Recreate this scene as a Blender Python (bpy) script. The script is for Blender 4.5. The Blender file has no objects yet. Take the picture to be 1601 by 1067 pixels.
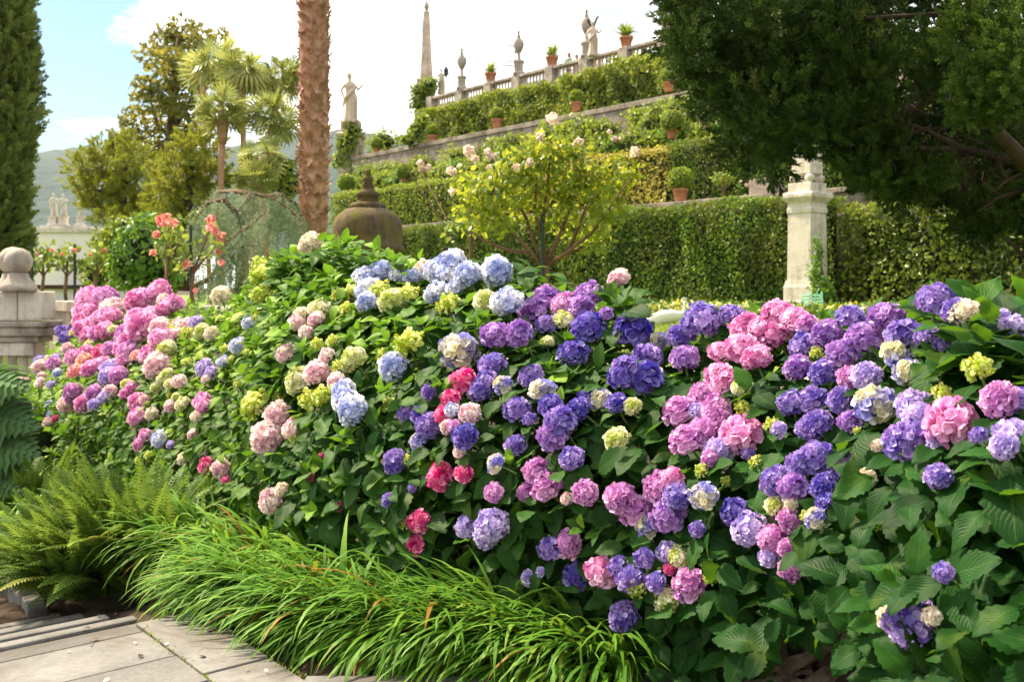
import bpy, math, random
import numpy as np
from mathutils import Vector, Matrix
rs = np.random.RandomState(7); random.seed(7)
sc = bpy.context.scene
col = sc.collection
R_ = math.radians
FP, CX, HY, EYE = 1556.0, 800.5, 450.0, 1.6
NV = np.array([0.770, 0.638, 0.0]); UV_ = np.array([-0.638, 0.770, 0.0])   # across and along the hedge / terraces
def P(px, py, Y): return np.array([(px-CX)/FP*Y, Y, EYE-(py-HY)/FP*Y])
def Yn(px, n): return n/(0.770*(px-CX)/FP+0.638)
def SN(s, n, z): return UV_*s + NV*n + np.array([0, 0, z])
def sof(p): return float(np.dot(UV_, p))
def ground_z(s): return -0.44*min(1, max(0, (s-4.8)/1.8))

# ---------- materials ----------
def nt(name):
    m = bpy.data.materials.new(name); m.use_nodes = True
    t = m.node_tree; t.nodes.clear(); return m, t
def N(t, typ, **k):
    n = t.nodes.new(typ)
    for a, b in k.items():
        if a.startswith('i_'):
            key = a[2:]; key = int(key) if key.isdigit() else key.replace('_', ' ')
            n.inputs[key].default_value = b
        else: setattr(n, a, b)
    return n
def c4(c): return (c[0], c[1], c[2], 1)
def ramp(t, fac, stops):
    r = N(t, 'ShaderNodeValToRGB'); e = r.color_ramp.elements
    while len(e) < len(stops): e.new(0.5)
    for i, (p, c) in enumerate(stops): e[i].position = p; e[i].color = c4(c)
    t.links.new(fac, r.inputs[0]); return r.outputs[0]
def mth(t, op, a, b=None, c=None):
    n = N(t, 'ShaderNodeMath', operation=op)
    for i, v in enumerate((a, b, c)):
        if v is None: continue
        if isinstance(v, (int, float)): n.inputs[i].default_value = v
        else: t.links.new(v, n.inputs[i])
    return n.outputs[0]
def mixc(t, fac, a, b, mode='MIX'):
    n = N(t, 'ShaderNodeMix', data_type='RGBA', blend_type=mode)
    for s, v in ((0, fac), (6, a), (7, b)):
        if isinstance(v, (int, float)): n.inputs[s].default_value = v
        elif isinstance(v, tuple): n.inputs[s].default_value = c4(v)
        else: t.links.new(v, n.inputs[s])
    return n.outputs[2]
def leaf_mat(name, stops, trans=(.25,.38,.04), tf=.32, rough=.42, vein=False, spec=.4, patch=None):
    m, t = nt(name)
    a = N(t, 'ShaderNodeAttribute', attribute_name='rnd')
    c = ramp(t, a.outputs['Fac'], stops)
    if patch:
        tc = N(t, 'ShaderNodeTexCoord'); no = N(t, 'ShaderNodeTexNoise', i_Scale=patch[0], i_Detail=3.0)
        t.links.new(tc.outputs['Object'], no.inputs['Vector'])
        f = ramp(t, no.outputs['Fac'], [(.42,(0,0,0)), (.6,(1,1,1))])
        c = mixc(t, f, c, mixc(t, .65, c, patch[1]))
    p = N(t, 'ShaderNodeBsdfPrincipled', i_Roughness=rough); p.inputs['Specular IOR Level'].default_value = spec
    if vein:
        uv = N(t, 'ShaderNodeUVMap'); sx = N(t, 'ShaderNodeSeparateXYZ'); t.links.new(uv.outputs[0], sx.inputs[0])
        du = mth(t, 'ABSOLUTE', mth(t, 'SUBTRACT', sx.outputs[0], .5))
        ph = mth(t, 'SUBTRACT', mth(t, 'MULTIPLY', sx.outputs[1], 9.0), mth(t, 'MULTIPLY', du, 9.0))
        fr = mth(t, 'ABSOLUTE', mth(t, 'SUBTRACT', mth(t, 'FRACT', ph), .5))
        side = mth(t, 'SUBTRACT', 1.0, mth(t, 'MINIMUM', mth(t, 'MULTIPLY', fr, 9.0), 1.0))
        mid = mth(t, 'SUBTRACT', 1.0, mth(t, 'MINIMUM', mth(t, 'MULTIPLY', du, 28.0), 1.0))
        v = mth(t, 'MAXIMUM', mth(t, 'MULTIPLY', side, .45), mid)
        c = mixc(t, mth(t, 'MULTIPLY', v, .26), c, (.14,.27,.05))
        tcs = N(t, 'ShaderNodeTexCoord'); sp1 = N(t, 'ShaderNodeTexNoise', i_Scale=95.0, i_Detail=2.0); t.links.new(tcs.outputs['Object'], sp1.inputs['Vector'])
        sp2 = N(t, 'ShaderNodeTexNoise', i_Scale=7.0, i_Detail=3.0); t.links.new(tcs.outputs['Object'], sp2.inputs['Vector'])
        c = mixc(t, ramp(t, sp2.outputs['Fac'], [(.60,(0,0,0)), (.76,(.4,.4,.4))]), c, (.14,.19,.02))      # yellowing leaves
        c = mixc(t, ramp(t, sp1.outputs['Fac'], [(.70,(0,0,0)), (.76,(.8,.8,.8))]), c, (.09,.06,.02))          # brown flecks
        puff = mth(t, 'SINE', mth(t, 'MULTIPLY', fr, 3.14))
        bp = N(t, 'ShaderNodeBump', i_Strength=.22, i_Distance=.004)
        t.links.new(mth(t, 'ADD', puff, mth(t, 'MULTIPLY', v, -1.0)), bp.inputs['Height']); t.links.new(bp.outputs[0], p.inputs['Normal'])
    t.links.new(c, p.inputs['Base Color'])
    tr = N(t, 'ShaderNodeBsdfTranslucent'); t.links.new(mixc(t, .6, c, trans), tr.inputs[0])
    mx = N(t, 'ShaderNodeMixShader', i_0=tf); t.links.new(p.outputs[0], mx.inputs[1]); t.links.new(tr.outputs[0], mx.inputs[2])
    o = N(t, 'ShaderNodeOutputMaterial'); t.links.new(mx.outputs[0], o.inputs[0]); return m
def petal_mat(name, A, B, bias=.5, contrast=1.6):
    m, t = nt(name)
    a = N(t, 'ShaderNodeAttribute', attribute_name='mixf'); r = N(t, 'ShaderNodeAttribute', attribute_name='rnd')
    f = mth(t, 'MULTIPLY_ADD', mth(t, 'SUBTRACT', a.outputs['Fac'], 1-bias), contrast, .5)
    cl = N(t, 'ShaderNodeClamp'); t.links.new(f, cl.inputs[0])
    c = mixc(t, cl.outputs[0], A, B)
    hs = N(t, 'ShaderNodeHueSaturation'); t.links.new(c, hs.inputs['Color'])
    t.links.new(mth(t, 'MULTIPLY_ADD', r.outputs['Fac'], .62, .76), hs.inputs['Value'])
    t.links.new(mth(t, 'MULTIPLY_ADD', r.outputs['Fac'], -.5, 1.18), hs.inputs['Saturation'])
    p = N(t, 'ShaderNodeBsdfPrincipled', i_Roughness=.62); p.inputs['Specular IOR Level'].default_value = .25
    t.links.new(hs.outputs[0], p.inputs['Base Color'])
    tr = N(t, 'ShaderNodeBsdfTranslucent'); t.links.new(hs.outputs[0], tr.inputs[0])
    mx = N(t, 'ShaderNodeMixShader', i_0=.28); t.links.new(p.outputs[0], mx.inputs[1]); t.links.new(tr.outputs[0], mx.inputs[2])
    o = N(t, 'ShaderNodeOutputMaterial'); t.links.new(mx.outputs[0], o.inputs[0]); return m
def solid_mat(name, c1, c2, scale=4, rough=.85, bump=.3, stain=None, fine=40, stainpos=.58, attr=False, metal=0, bdist=.02, streak=0):
    m, t = nt(name)
    tc = N(t, 'ShaderNodeTexCoord')
    n1 = N(t, 'ShaderNodeTexNoise', i_Scale=float(scale), i_Detail=7.0, i_Roughness=.65); t.links.new(tc.outputs['Object'], n1.inputs['Vector'])
    n2 = N(t, 'ShaderNodeTexNoise', i_Scale=float(fine), i_Detail=4.0); t.links.new(tc.outputs['Object'], n2.inputs['Vector'])
    f = mth(t, 'ADD', mth(t, 'MULTIPLY', n1.outputs['Fac'], .7), mth(t, 'MULTIPLY', n2.outputs['Fac'], .3))
    c = ramp(t, f, [(.35, c1), (.65, c2)])
    if stain:
        n3 = N(t, 'ShaderNodeTexNoise', i_Scale=scale*.6, i_Detail=8.0, i_Roughness=.7, i_Distortion=.6); t.links.new(tc.outputs['Object'], n3.inputs['Vector'])
        c = mixc(t, ramp(t, n3.outputs['Fac'], [(stainpos-.08,(0,0,0)), (stainpos+.1,(.85,.85,.85))]), c, stain)
    if streak:
        mpg = N(t, 'ShaderNodeMapping'); mpg.inputs['Scale'].default_value = (1, 1, .10); t.links.new(tc.outputs['Object'], mpg.inputs['Vector'])
        n4 = N(t, 'ShaderNodeTexNoise', i_Scale=streak, i_Detail=6.0, i_Roughness=.65); t.links.new(mpg.outputs[0], n4.inputs['Vector'])
        c = mixc(t, ramp(t, n4.outputs['Fac'], [(.52,(0,0,0)), (.70,(.6,.6,.6))]), c, (.16,.14,.12))
    if attr:
        a = N(t, 'ShaderNodeAttribute', attribute_name='rnd')
        c = mixc(t, 1.0, c, ramp(t, a.outputs['Fac'], [(0,(.72,.70,.68)), (1,(1.12,1.1,1.06))]), 'MULTIPLY')
    p = N(t, 'ShaderNodeBsdfPrincipled', i_Roughness=rough, i_Metallic=float(metal)); p.inputs['Specular IOR Level'].default_value = .3
    t.links.new(c, p.inputs['Base Color'])
    b = N(t, 'ShaderNodeBump', i_Strength=bump, i_Distance=bdist); t.links.new(f, b.inputs['Height']); t.links.new(b.outputs[0], p.inputs['Normal'])
    o = N(t, 'ShaderNodeOutputMaterial'); t.links.new(p.outputs[0], o.inputs[0]); return m

# ---------- meshes ----------
def mesh_np(name, V, F, uv=None, rnd=None, mixf=None, smooth=True):
    """V (n,3); F = list of index arrays (k,3|4); uv per loop, rnd/mixf per face"""
    me = bpy.data.meshes.new(name)
    V = np.asarray(V, np.float32)
    me.vertices.add(len(V)); me.vertices.foreach_set('co', V.ravel())
    F = [np.asarray(f, np.int32) for f in F if len(f)]
    loops = np.concatenate([f.ravel() for f in F]); sizes = np.concatenate([np.full(len(f), f.shape[1], np.int32) for f in F])
    me.loops.add(len(loops)); me.loops.foreach_set('vertex_index', loops)
    st = np.zeros(len(sizes), np.int32); st[1:] = np.cumsum(sizes)[:-1]
    me.polygons.add(len(sizes)); me.polygons.foreach_set('loop_start', st)
    me.polygons.foreach_set('use_smooth', np.full(len(sizes), smooth))
    me.update(calc_edges=True); me.validate()
    if uv is not None and len(uv) == len(me.loops):
        l = me.uv_layers.new(name='UVMap'); l.data.foreach_set('uv', np.asarray(uv, np.float32).ravel())
    for nm, arr in (('rnd', rnd), ('mixf', mixf)):
        if arr is not None and len(arr) == len(me.polygons):
            a = me.attributes.new(nm, 'FLOAT', 'FACE'); a.data.foreach_set('value', np.asarray(arr, np.float32))
    return me
class MB:
    def __init__(s): s.V, s.F3, s.F4, s.r3, s.r4, s.n = [], [], [], [], [], 0
    def add(s, V, F, rnd=.5):
        V = np.asarray(V, float).reshape(-1, 3)
        for f in F:
            if len(f) == 3: s.F3.append([i+s.n for i in f]); s.r3.append(rnd)
            elif len(f) == 4: s.F4.append([i+s.n for i in f]); s.r4.append(rnd)
            else:
                for k in range(1, len(f)-1): s.F3.append([f[0]+s.n, f[k]+s.n, f[k+1]+s.n]); s.r3.append(rnd)
        s.V.append(V); s.n += len(V); return s
    def box(s, lo, hi, M=None, rnd=.5):
        x0,y0,z0 = lo; x1,y1,z1 = hi
        V = np.array([[x0,y0,z0],[x1,y0,z0],[x1,y1,z0],[x0,y1,z0],[x0,y0,z1],[x1,y0,z1],[x1,y1,z1],[x0,y1,z1]], float)
        if M is not None: V = V@np.array(M)[:3,:3].T + np.array(M)[:3,3]
        return s.add(V, [(0,3,2,1),(4,5,6,7),(0,1,5,4),(1,2,6,5),(2,3,7,6),(3,0,4,7)], rnd)
    def snbox(s, s0, s1, n0, n1, z0, z1, rnd=.5):
        V = [SN(a,b,c) for c in (z0,z1) for a,b in ((s0,n0),(s0,n1),(s1,n1),(s1,n0))]
        return s.add(V, [(0,3,2,1),(4,5,6,7),(0,1,5,4),(1,2,6,5),(2,3,7,6),(3,0,4,7)], rnd)
    def lathe(s, prof, at=(0,0,0), seg=20, rnd=.5, square=False):
        V = []; k = len(prof)
        if square: seg = 4
        for r, z in prof:
            for i in range(seg):
                a = 2*math.pi*(i+.5*square)/seg; q = r*(1.41421 if square else 1)
                V.append((at[0]+q*math.cos(a), at[1]+q*math.sin(a), at[2]+z))
        F = [(j*seg+i, j*seg+(i+1)%seg, (j+1)*seg+(i+1)%seg, (j+1)*seg+i) for j in range(k-1) for i in range(seg)]
        F.append(list(range(seg))[::-1]); F.append([(k-1)*seg+i for i in range(seg)])
        return s.add(V, F, rnd)
    def tube(s, pts, rad, seg=8, rnd=.5, jit=0):
        pts = [np.asarray(p, float) for p in pts]; k = len(pts)
        if isinstance(rad, (int, float)): rad = [rad]*k
        V = []; prev = None
        for i, p in enumerate(pts):
            d = pts[min(i+1,k-1)]-pts[max(i-1,0)]; d = d/(np.linalg.norm(d)+1e-9)
            ref = prev if prev is not None else (np.array([0,0,1.]) if abs(d[2]) < .9 else np.array([1.,0,0]))
            a = np.cross(d, np.cross(ref, d)); a /= np.linalg.norm(a)+1e-9; prev = a; b = np.cross(d, a)
            rr = rad[i] if not isinstance(rad[i], tuple) else rad[i]
            ra, rb = (rr, rr) if not isinstance(rr, tuple) else rr
            for j in range(seg):
                t = 2*math.pi*j/seg; q = 1+jit*(random.random()-.5)
                V.append(p+(a*math.cos(t)*ra+b*math.sin(t)*rb)*q)
        F = [(j*seg+i, j*seg+(i+1)%seg, (j+1)*seg+(i+1)%seg, (j+1)*seg+i) for j in range(k-1) for i in range(seg)]
        F.append(list(range(seg))[::-1]); F.append([(k-1)*seg+i for i in range(seg)])
        return s.add(V, F, rnd)
    def ball(s, c, r, seg=16, rings=10, noise=0, rnd=.5):
        r = np.array([r,r,r]) if isinstance(r, (int,float)) else np.asarray(r, float)
        V, F = [], []
        for i in range(rings+1):
            t = math.pi*i/rings
            for j in range(seg):
                a = 2*math.pi*j/seg; q = 1+noise*(math.sin(3*a+2*t)*math.sin(4*t+1)+random.random()*.4-.2)
                V.append(np.asarray(c)+r*q*np.array([math.sin(t)*math.cos(a), math.sin(t)*math.sin(a), math.cos(t)]))
        for i in range(rings):
            for j in range(seg): F.append((i*seg+j, (i+1)*seg+j, (i+1)*seg+(j+1)%seg, i*seg+(j+1)%seg))
        return s.add(V, F, rnd)
    def build(s, name, mat, parent=None, smooth=False, bevel=0, origin=None):
        V = np.concatenate(s.V)
        base = np.zeros(3)
        if parent is not None: base = np.array(parent.location)
        elif origin is not None: base = np.asarray(origin, float)
        me = mesh_np(name, V-base, [s.F3, s.F4], rnd=s.r3+s.r4, smooth=smooth)
        return link(name, me, mat, parent, base if parent is None else None, bevel, smooth)
def link(name, me, mat, parent=None, loc=None, bevel=0, smooth=False):
    o = bpy.data.objects.new(name, me); col.objects.link(o)
    if mat and not me.materials: me.materials.append(mat)
    if parent is not None: o.parent = parent
    elif loc is not None: o.location = tuple(loc)
    if bevel:
        b = o.modifiers.new('bevel', 'BEVEL'); b.width = bevel; b.segments = 2; b.limit_method = 'ANGLE'; b.angle_limit = R_(40)
    return o
def tag(o, label=None, cat=None, group=None, kind=None):
    if label: o['label'] = label
    if cat: o['category'] = cat
    if group: o['group'] = group
    if kind: o['kind'] = kind
    return o
def thing(name, loc, label, cat, group=None):
    o = bpy.data.objects.new(name, None); col.objects.link(o); o.location = tuple(float(x) for x in loc); o.empty_display_size = .1
    return tag(o, label, cat, group)
def copy_tree(o, loc=None, parent=None, label=None, rotz=None, scale=None):
    c = o.copy(); col.objects.link(c)
    if parent is not None: c.parent = parent
    if loc is not None: c.location = tuple(float(x) for x in loc)
    if rotz is not None: c.rotation_euler = (0, 0, rotz)
    if scale is not None: c.scale = (scale,)*3
    if label: c['label'] = label
    for ch in [x for x in bpy.data.objects if x.parent == o]: copy_tree(ch, parent=c)
    return c

# ---------- scattering ----------
def unit(a): a = np.asarray(a, float); return a/(np.linalg.norm(a, axis=-1, keepdims=True)+1e-9)
def frames(d, n, scale):
    """columns: side, axis d, normal"""
    y = unit(d); x = unit(np.cross(y, n)); z = np.cross(x, y)
    M = np.stack([x, y, z], -1)
    sc_ = np.asarray(scale, float)
    if sc_.ndim == 1: M = M*sc_[:, None, None]
    else: M = M*sc_[:, None, :]
    return M
class Cloud:
    def __init__(s): s.V, s.F, s.U, s.r, s.m, s.n = [], {3: [], 4: []}, {3: [], 4: []}, {3: [], 4: []}, {3: [], 4: []}, 0
    def put(s, tm, M, T, rnd, mixf=None):
        tv, tf, tu = tm
        k = len(T)
        if k == 0: return
        V = np.einsum('mij,nj->mni', M, tv)+np.asarray(T)[:, None, :]
        s.V.append(V.reshape(-1, 3))
        off = s.n+np.arange(k)*len(tv)
        for q, f in tf.items():
            if len(f) == 0: continue
            s.F[q].append((f[None]+off[:, None, None]).reshape(-1, q))
            s.U[q].append(np.broadcast_to(tu[f.ravel()][None], (k, f.size, 2)).reshape(-1, 2))
            s.r[q].append(np.repeat(np.asarray(rnd, float), len(f)))
            s.m[q].append(np.repeat(np.asarray(mixf if mixf is not None else rnd, float), len(f)))
        s.n += k*len(tv)
    def mesh(s, name, base=None, smooth=True, xform=None):
        V = np.concatenate(s.V)
        if base is not None: V = V-np.asarray(base)
        F, U, r, m = [], [], [], []
        for q in (3, 4):
            if s.F[q]: F.append(np.concatenate(s.F[q])); U.append(np.concatenate(s.U[q])); r.append(np.concatenate(s.r[q])); m.append(np.concatenate(s.m[q]))
        return mesh_np(name, V, F, np.concatenate(U), np.concatenate(r), np.concatenate(m), smooth)
    def build(s, name, mat, parent=None, base=None, smooth=True):
        if parent is not None: base = np.array(parent.location)
        return link(name, s.mesh(name, base, smooth), mat, parent, base if parent is None else None)
def tmpl(V, F, U=None):
    V = np.asarray(V, float); d = {3: np.array([f for f in F if len(f)==3], np.int64).reshape(-1,3), 4: np.array([f for f in F if len(f)==4], np.int64).reshape(-1,4)}
    return V, d, (np.zeros((len(V),2)) if U is None else np.asarray(U, float))
def broad_leaf(w=.6, fold=.25, droop=.25, nl=7, na=4, pet=.1, twist=0, wav=.015, peak=.42):
    V, U, F = [], [], []
    for i in range(nl+1):
        t = i/nl
        tt = t**(math.log(.5)/math.log(peak))
        hw = w/2*max(0, math.sin(math.pi*tt))**.85+.012*(1-t)
        for j in range(na+1):
            u = j/na*2-1; x = u*hw; ser = (1+.085*(1 if i % 2 else -1)) if j in (0, na) and 0 < i < nl else 1
            V.append((x*ser, pet+t*(1-.12*droop), fold*abs(x)*(1-.3*abs(u))-droop*t*t*.6+wav*math.sin(9*t+3*u)+twist*x*t)); U.append((.5+u/2, t))
    for i in range(nl):
        for j in range(na): a = i*(na+1)+j; F.append((a, a+1, a+na+2, a+na+1))
    b = len(V); V += [(-.008,0,0), (.008,0,0)]; U += [(.5,0),(.5,0)]; m = na//2; F.append((b, b+1, m, m))if 0 else F.append((b, b+1, m))
    return tmpl(V, F, U)
def small_leaf(w=.5, fold=.3):   # two quads folded along the midrib
    return tmpl([(0,0,0),(0,.5,-.03),(0,1,-.12),(-w/2,.42,fold*w/2),(w/2,.42,fold*w/2),(-w*.36,.75,fold*w/2-.05),(w*.36,.75,fold*w/2-.05)],
                [(0,1,5,3),(0,4,6,1),(1,2,5),(1,6,2)], [(.5,0),(.5,.5),(.5,1),(0,.4),(1,.4),(.1,.75),(.9,.75)])
def blade(bend, w=.035, n=7, side=0):
    V, U, F = [], [], []; a = 0; p = np.array([0.,0.,0.])
    for i in range(n+1):
        t = i/n; hw = w/2*(1-t**2.2)**.8*(.55+.45*min(1,t*4))
        V += [p+np.array([-hw,0,.15*hw]), p+np.array([hw,0,.15*hw])]; U += [(0,t),(1,t)]
        a = bend*(t**1.3); p = p+np.array([side*t/n*.5, math.cos(a)/n, -math.sin(a)/n])
    for i in range(n): F.append((2*i, 2*i+1, 2*i+3, 2*i+2))
    return tmpl(V, F, U)
def rand_dirs(n, up=0.):
    d = unit(rs.normal(size=(n,3))); d[:,2] += up; return unit(d)
def wob(p, f=1.0, seed=0):      # cheap smooth noise in [-1,1]
    p = np.asarray(p, float)*f; r = np.random.RandomState(abs(int(seed))); o = 0
    for k in range(6):
        w = r.normal(size=3)*(1+.55*k); o = o+np.sin(p@w+r.rand()*6.28)/(1+.35*k)
    return o/2.6
# ---------- materials ----------
M = {}
M['soil'] = solid_mat('soil', (.018,.011,.007), (.06,.036,.022), 6, .95, .9, fine=60)
M['slab'] = solid_mat('paving_stone', (.115,.114,.113), (.225,.222,.218), 2.2, .85, .45, stain=(.075,.062,.048), stainpos=.54, fine=50, attr=True, bdist=.012)
M['joint'] = solid_mat('joint_dirt', (.04,.035,.025), (.09,.075,.05), 12, .95, .5)
M['limestone'] = solid_mat('pale_stone', (.52,.47,.40), (.68,.63,.56), 3, .8, .3, stain=(.26,.22,.17), stainpos=.60, streak=5.0)
M['oldstone'] = solid_mat('weathered_stone', (.30,.26,.22), (.50,.44,.38), 3, .9, .5, stain=(.10,.085,.07), stainpos=.56, streak=4.0)
M['wallstone'] = solid_mat('terrace_stone', (.20,.16,.13), (.40,.34,.29), 1.6, .9, .6, stain=(.09,.075,.055), stainpos=.54, fine=14)
M['moss'] = solid_mat('mossy_stone', (.04,.026,.016), (.125,.08,.048), 5, .95, .9, stain=(.12,.11,.012), stainpos=.53, fine=30, streak=3.0)
M['warmstone'] = solid_mat('warm_stone', (.52,.41,.31), (.70,.58,.46), 2, .85, .3, stain=(.20,.15,.10), stainpos=.57, streak=4.0)
M['terracotta'] = solid_mat('terracotta', (.44,.17,.09), (.58,.27,.16), 6, .8, .2, stain=(.50,.36,.28), stainpos=.62)
M['white_wall'] = solid_mat('white_render', (.74,.70,.66), (.82,.79,.75), 2, .85, .15, stain=(.55,.50,.45), stainpos=.66)
M['bark'] = solid_mat('bark', (.035,.024,.016), (.12,.085,.055), 5, .95, .9, fine=30)
M['darkbark'] = solid_mat('dark_bark', (.022,.014,.009), (.07,.045,.03), 5, .95, .9, fine=30)
M['palmbark'] = solid_mat('palm_fibre', (.30,.155,.095), (.60,.37,.25), 7, .95, .9, fine=70, attr=True)
M['twig'] = solid_mat('brown_twig', (.10,.055,.03), (.20,.12,.07), 8, .9, .5)
M['greenstem'] = solid_mat('green_stem', (.10,.17,.04), (.20,.28,.08), 8, .6, .2)
M['metal'] = solid_mat('dark_green_metal', (.02,.035,.025), (.035,.05,.04), 8, .5, .1)
M['grey_metal'] = solid_mat('grey_metal', (.22,.22,.22), (.3,.3,.3), 8, .5, .1)
M['hill'] = solid_mat('forest_hill', (.005,.024,.027), (.026,.064,.056), .008, .95, .8, fine=.03, bdist=30)
M['turf'] = solid_mat('turf', (.07,.12,.012), (.19,.26,.03), 3, .95, .8, fine=90)
M['lawn'] = leaf_mat('lawn', [(0,(.16,.24,.02)),(1,(.30,.38,.05))], (.4,.5,.05), .2, .7)
M['white_feather'] = solid_mat('white_feather', (.78,.76,.72), (.86,.85,.82), 9, .7, .3)
M['flesh'] = solid_mat('skin', (.55,.33,.24), (.62,.40,.30), 5, .6, .05)
M['green_cloth'] = solid_mat('green_cloth', (.08,.38,.22), (.11,.45,.28), 9, .9, .1)
M['pink_cloth'] = solid_mat('pink_cloth', (.6,.42,.42), (.7,.52,.5), 9, .9, .1)
M['navy_cloth'] = solid_mat('navy_cloth', (.02,.025,.05), (.04,.05,.08), 9, .9, .1)
M['redhair'] = solid_mat('auburn_hair', (.20,.04,.02), (.28,.07,.03), 20, .5, .2)
M['darkhair'] = solid_mat('dark_hair', (.02,.013,.01), (.05,.03,.02), 20, .5, .2)
M['box'] = leaf_mat('clipped_box_leaf', [(0,(.09,.16,.014)),(.6,(.21,.31,.025)),(1,(.38,.46,.05))], (.46,.52,.05), .36, .5)
M['yellowbox'] = leaf_mat('golden_leaf', [(0,(.22,.22,.025)),(.6,(.46,.42,.06)),(1,(.62,.54,.14))], (.7,.6,.1), .36, .5)
M['ivy'] = leaf_mat('wall_leaf', [(0,(.035,.085,.010)),(.55,(.095,.195,.018)),(.85,(.21,.32,.025)),(1,(.34,.36,.09))], (.34,.44,.05), .28, .55, spec=.22, patch=(.9,(.13,.13,.03)))
M['ivylight'] = leaf_mat('yellowing_wall_leaf', [(0,(.07,.12,.012)),(.5,(.19,.26,.025)),(1,(.40,.44,.05))], (.4,.5,.05), .3, .42, patch=(.7,(.03,.06,.01)))
M['cyphedge'] = leaf_mat('cypress_hedge_leaf', [(0,(.10,.15,.014)),(.6,(.22,.30,.025)),(1,(.36,.44,.04))], (.5,.54,.05), .38, .55, patch=(.5,(.08,.15,.02)))
M['climber'] = leaf_mat('climber_leaf', [(0,(.08,.13,.015)),(.6,(.20,.29,.03)),(1,(.36,.42,.06))], (.42,.5,.05), .3, .5)
M['bright'] = leaf_mat('bright_shrub_leaf', [(0,(.045,.12,.014)),(.6,(.10,.22,.025)),(1,(.22,.36,.05))], (.3,.5,.05), .35, .45)
M['core'] = solid_mat('hedge_interior', (.012,.018,.006), (.03,.04,.012), 6, .95, .5)
M['hosta'] = leaf_mat('border_leaf', [(0,(.04,.10,.012)),(.6,(.09,.18,.022)),(1,(.2,.3,.05))], (.3,.45,.05), .3, .4)
M['petal_pale'] = petal_mat('rose_petal_pale', (.85,.62,.55), (.85,.75,.62))
M['petal_coral'] = petal_mat('rose_petal_coral', (.80,.20,.15), (.86,.48,.40))
M['petal_yellow'] = petal_mat('bedding_petal', (.85,.65,.06), (.9,.85,.6))

# ---------- camera, sun, sky ----------
cam = bpy.data.objects.new('camera', bpy.data.cameras.new('camera')); col.objects.link(cam)
cam.location = (0, 0, EYE); cam.rotation_euler = (R_(90), 0, 0)
cd = cam.data; cd.sensor_width = 36; cd.lens = 36*FP/1601; cd.shift_y = -(533.5-HY)/1601; cd.clip_end = 20000; cd.clip_start = .05
cd.dof.use_dof = True; cd.dof.focus_distance = 4.2; cd.dof.aperture_fstop = 5.0
sc.camera = cam
EL, AZ = 50.0, 54.0        # sun behind the garden, to the left
sd = np.array([-math.sin(R_(AZ))*math.cos(R_(EL)), math.cos(R_(AZ))*math.cos(R_(EL)), math.sin(R_(EL))])
sun = bpy.data.objects.new('sun', bpy.data.lights.new('sun', 'SUN')); col.objects.link(sun)
sun.data.energy = 4.6; sun.data.angle = R_(5); sun.data.color = (1, .84, .60)
sun.rotation_euler = Vector(sd).to_track_quat('Z', 'Y').to_euler()
w = bpy.data.worlds.new('World'); sc.world = w; w.use_nodes = True; t = w.node_tree; t.nodes.clear()
sky = N(t, 'ShaderNodeTexSky', sky_type='NISHITA', sun_disc=False); sky.sun_elevation = R_(EL); sky.sun_rotation = R_(-AZ); sky.dust_density = 1.2; sky.air_density = 1.2
tc = N(t, 'ShaderNodeTexCoord')
mp = N(t, 'ShaderNodeMapping'); mp.inputs['Scale'].default_value = (1, 1, 2.2); t.links.new(tc.outputs['Generated'], mp.inputs['Vector'])
n1 = N(t, 'ShaderNodeTexNoise', i_Scale=5.5, i_Detail=9.0, i_Roughness=.62, i_Distortion=.25); t.links.new(mp.outputs[0], n1.inputs['Vector'])
n2 = N(t, 'ShaderNodeTexNoise', i_Scale=13.0, i_Detail=7.0, i_Roughness=.6); t.links.new(mp.outputs[0], n2.inputs['Vector'])
d0 = unit(P(95, 110, 1)-np.array([0,0,EYE]))
dt = N(t, 'ShaderNodeVectorMath', operation='DOT_PRODUCT'); t.links.new(tc.outputs['Generated'], dt.inputs[0]); dt.inputs[1].default_value = tuple(d0)
gap = mth(t, 'MULTIPLY', mth(t, 'SUBTRACT', 1.0, dt.outputs['Value']), 6.5)        # break in the cloud low over the hills
cov = mth(t, 'ADD', mth(t, 'MINIMUM', gap, .53), mth(t, 'MULTIPLY', n1.outputs['Fac'], 1.0))
cf = ramp(t, cov, [(.50,(0,0,0)), (.66,(1,1,1))])
cc = ramp(t, n2.outputs['Fac'], [(.34,(2.9,3.1,3.5)), (.54,(9.6,9.5,9.3))])
fd = N(t, 'ShaderNodeVectorMath', operation='DOT_PRODUCT'); t.links.new(tc.outputs['Generated'], fd.inputs[0]); fd.inputs[1].default_value = tuple(unit(np.array([-.35,.94,.15])))
mr = N(t, 'ShaderNodeMapRange'); mr.inputs[1].default_value = -.35; mr.inputs[2].default_value = .65; mr.inputs[3].default_value = .55; mr.inputs[4].default_value = 1.0; t.links.new(fd.outputs['Value'], mr.inputs[0])
cc = mixc(t, 1.0, cc, mr.outputs[0], 'MULTIPLY')      # thin cloud is brightest round the sun, greyer behind the viewer
skyc = mixc(t, 1.0, sky.outputs[0], (.36,.48,.56), 'MULTIPLY')
bg = N(t, 'ShaderNodeBackground', i_Strength=.115); t.links.new(mixc(t, cf, skyc, cc), bg.inputs[0])
o = N(t, 'ShaderNodeOutputWorld'); t.links.new(bg.outputs[0], o.inputs[0])
sc.view_settings.view_transform = 'Standard'; sc.view_settings.look = 'None'; sc.view_settings.exposure = 1.42; sc.view_settings.gamma = 1
cy = sc.cycles; cy.max_bounces = 7; cy.diffuse_bounces = 4; cy.glossy_bounces = 2; cy.transmission_bounces = 4; cy.transparent_max_bounces = 4; cy.sample_clamp_indirect = 6

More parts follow.
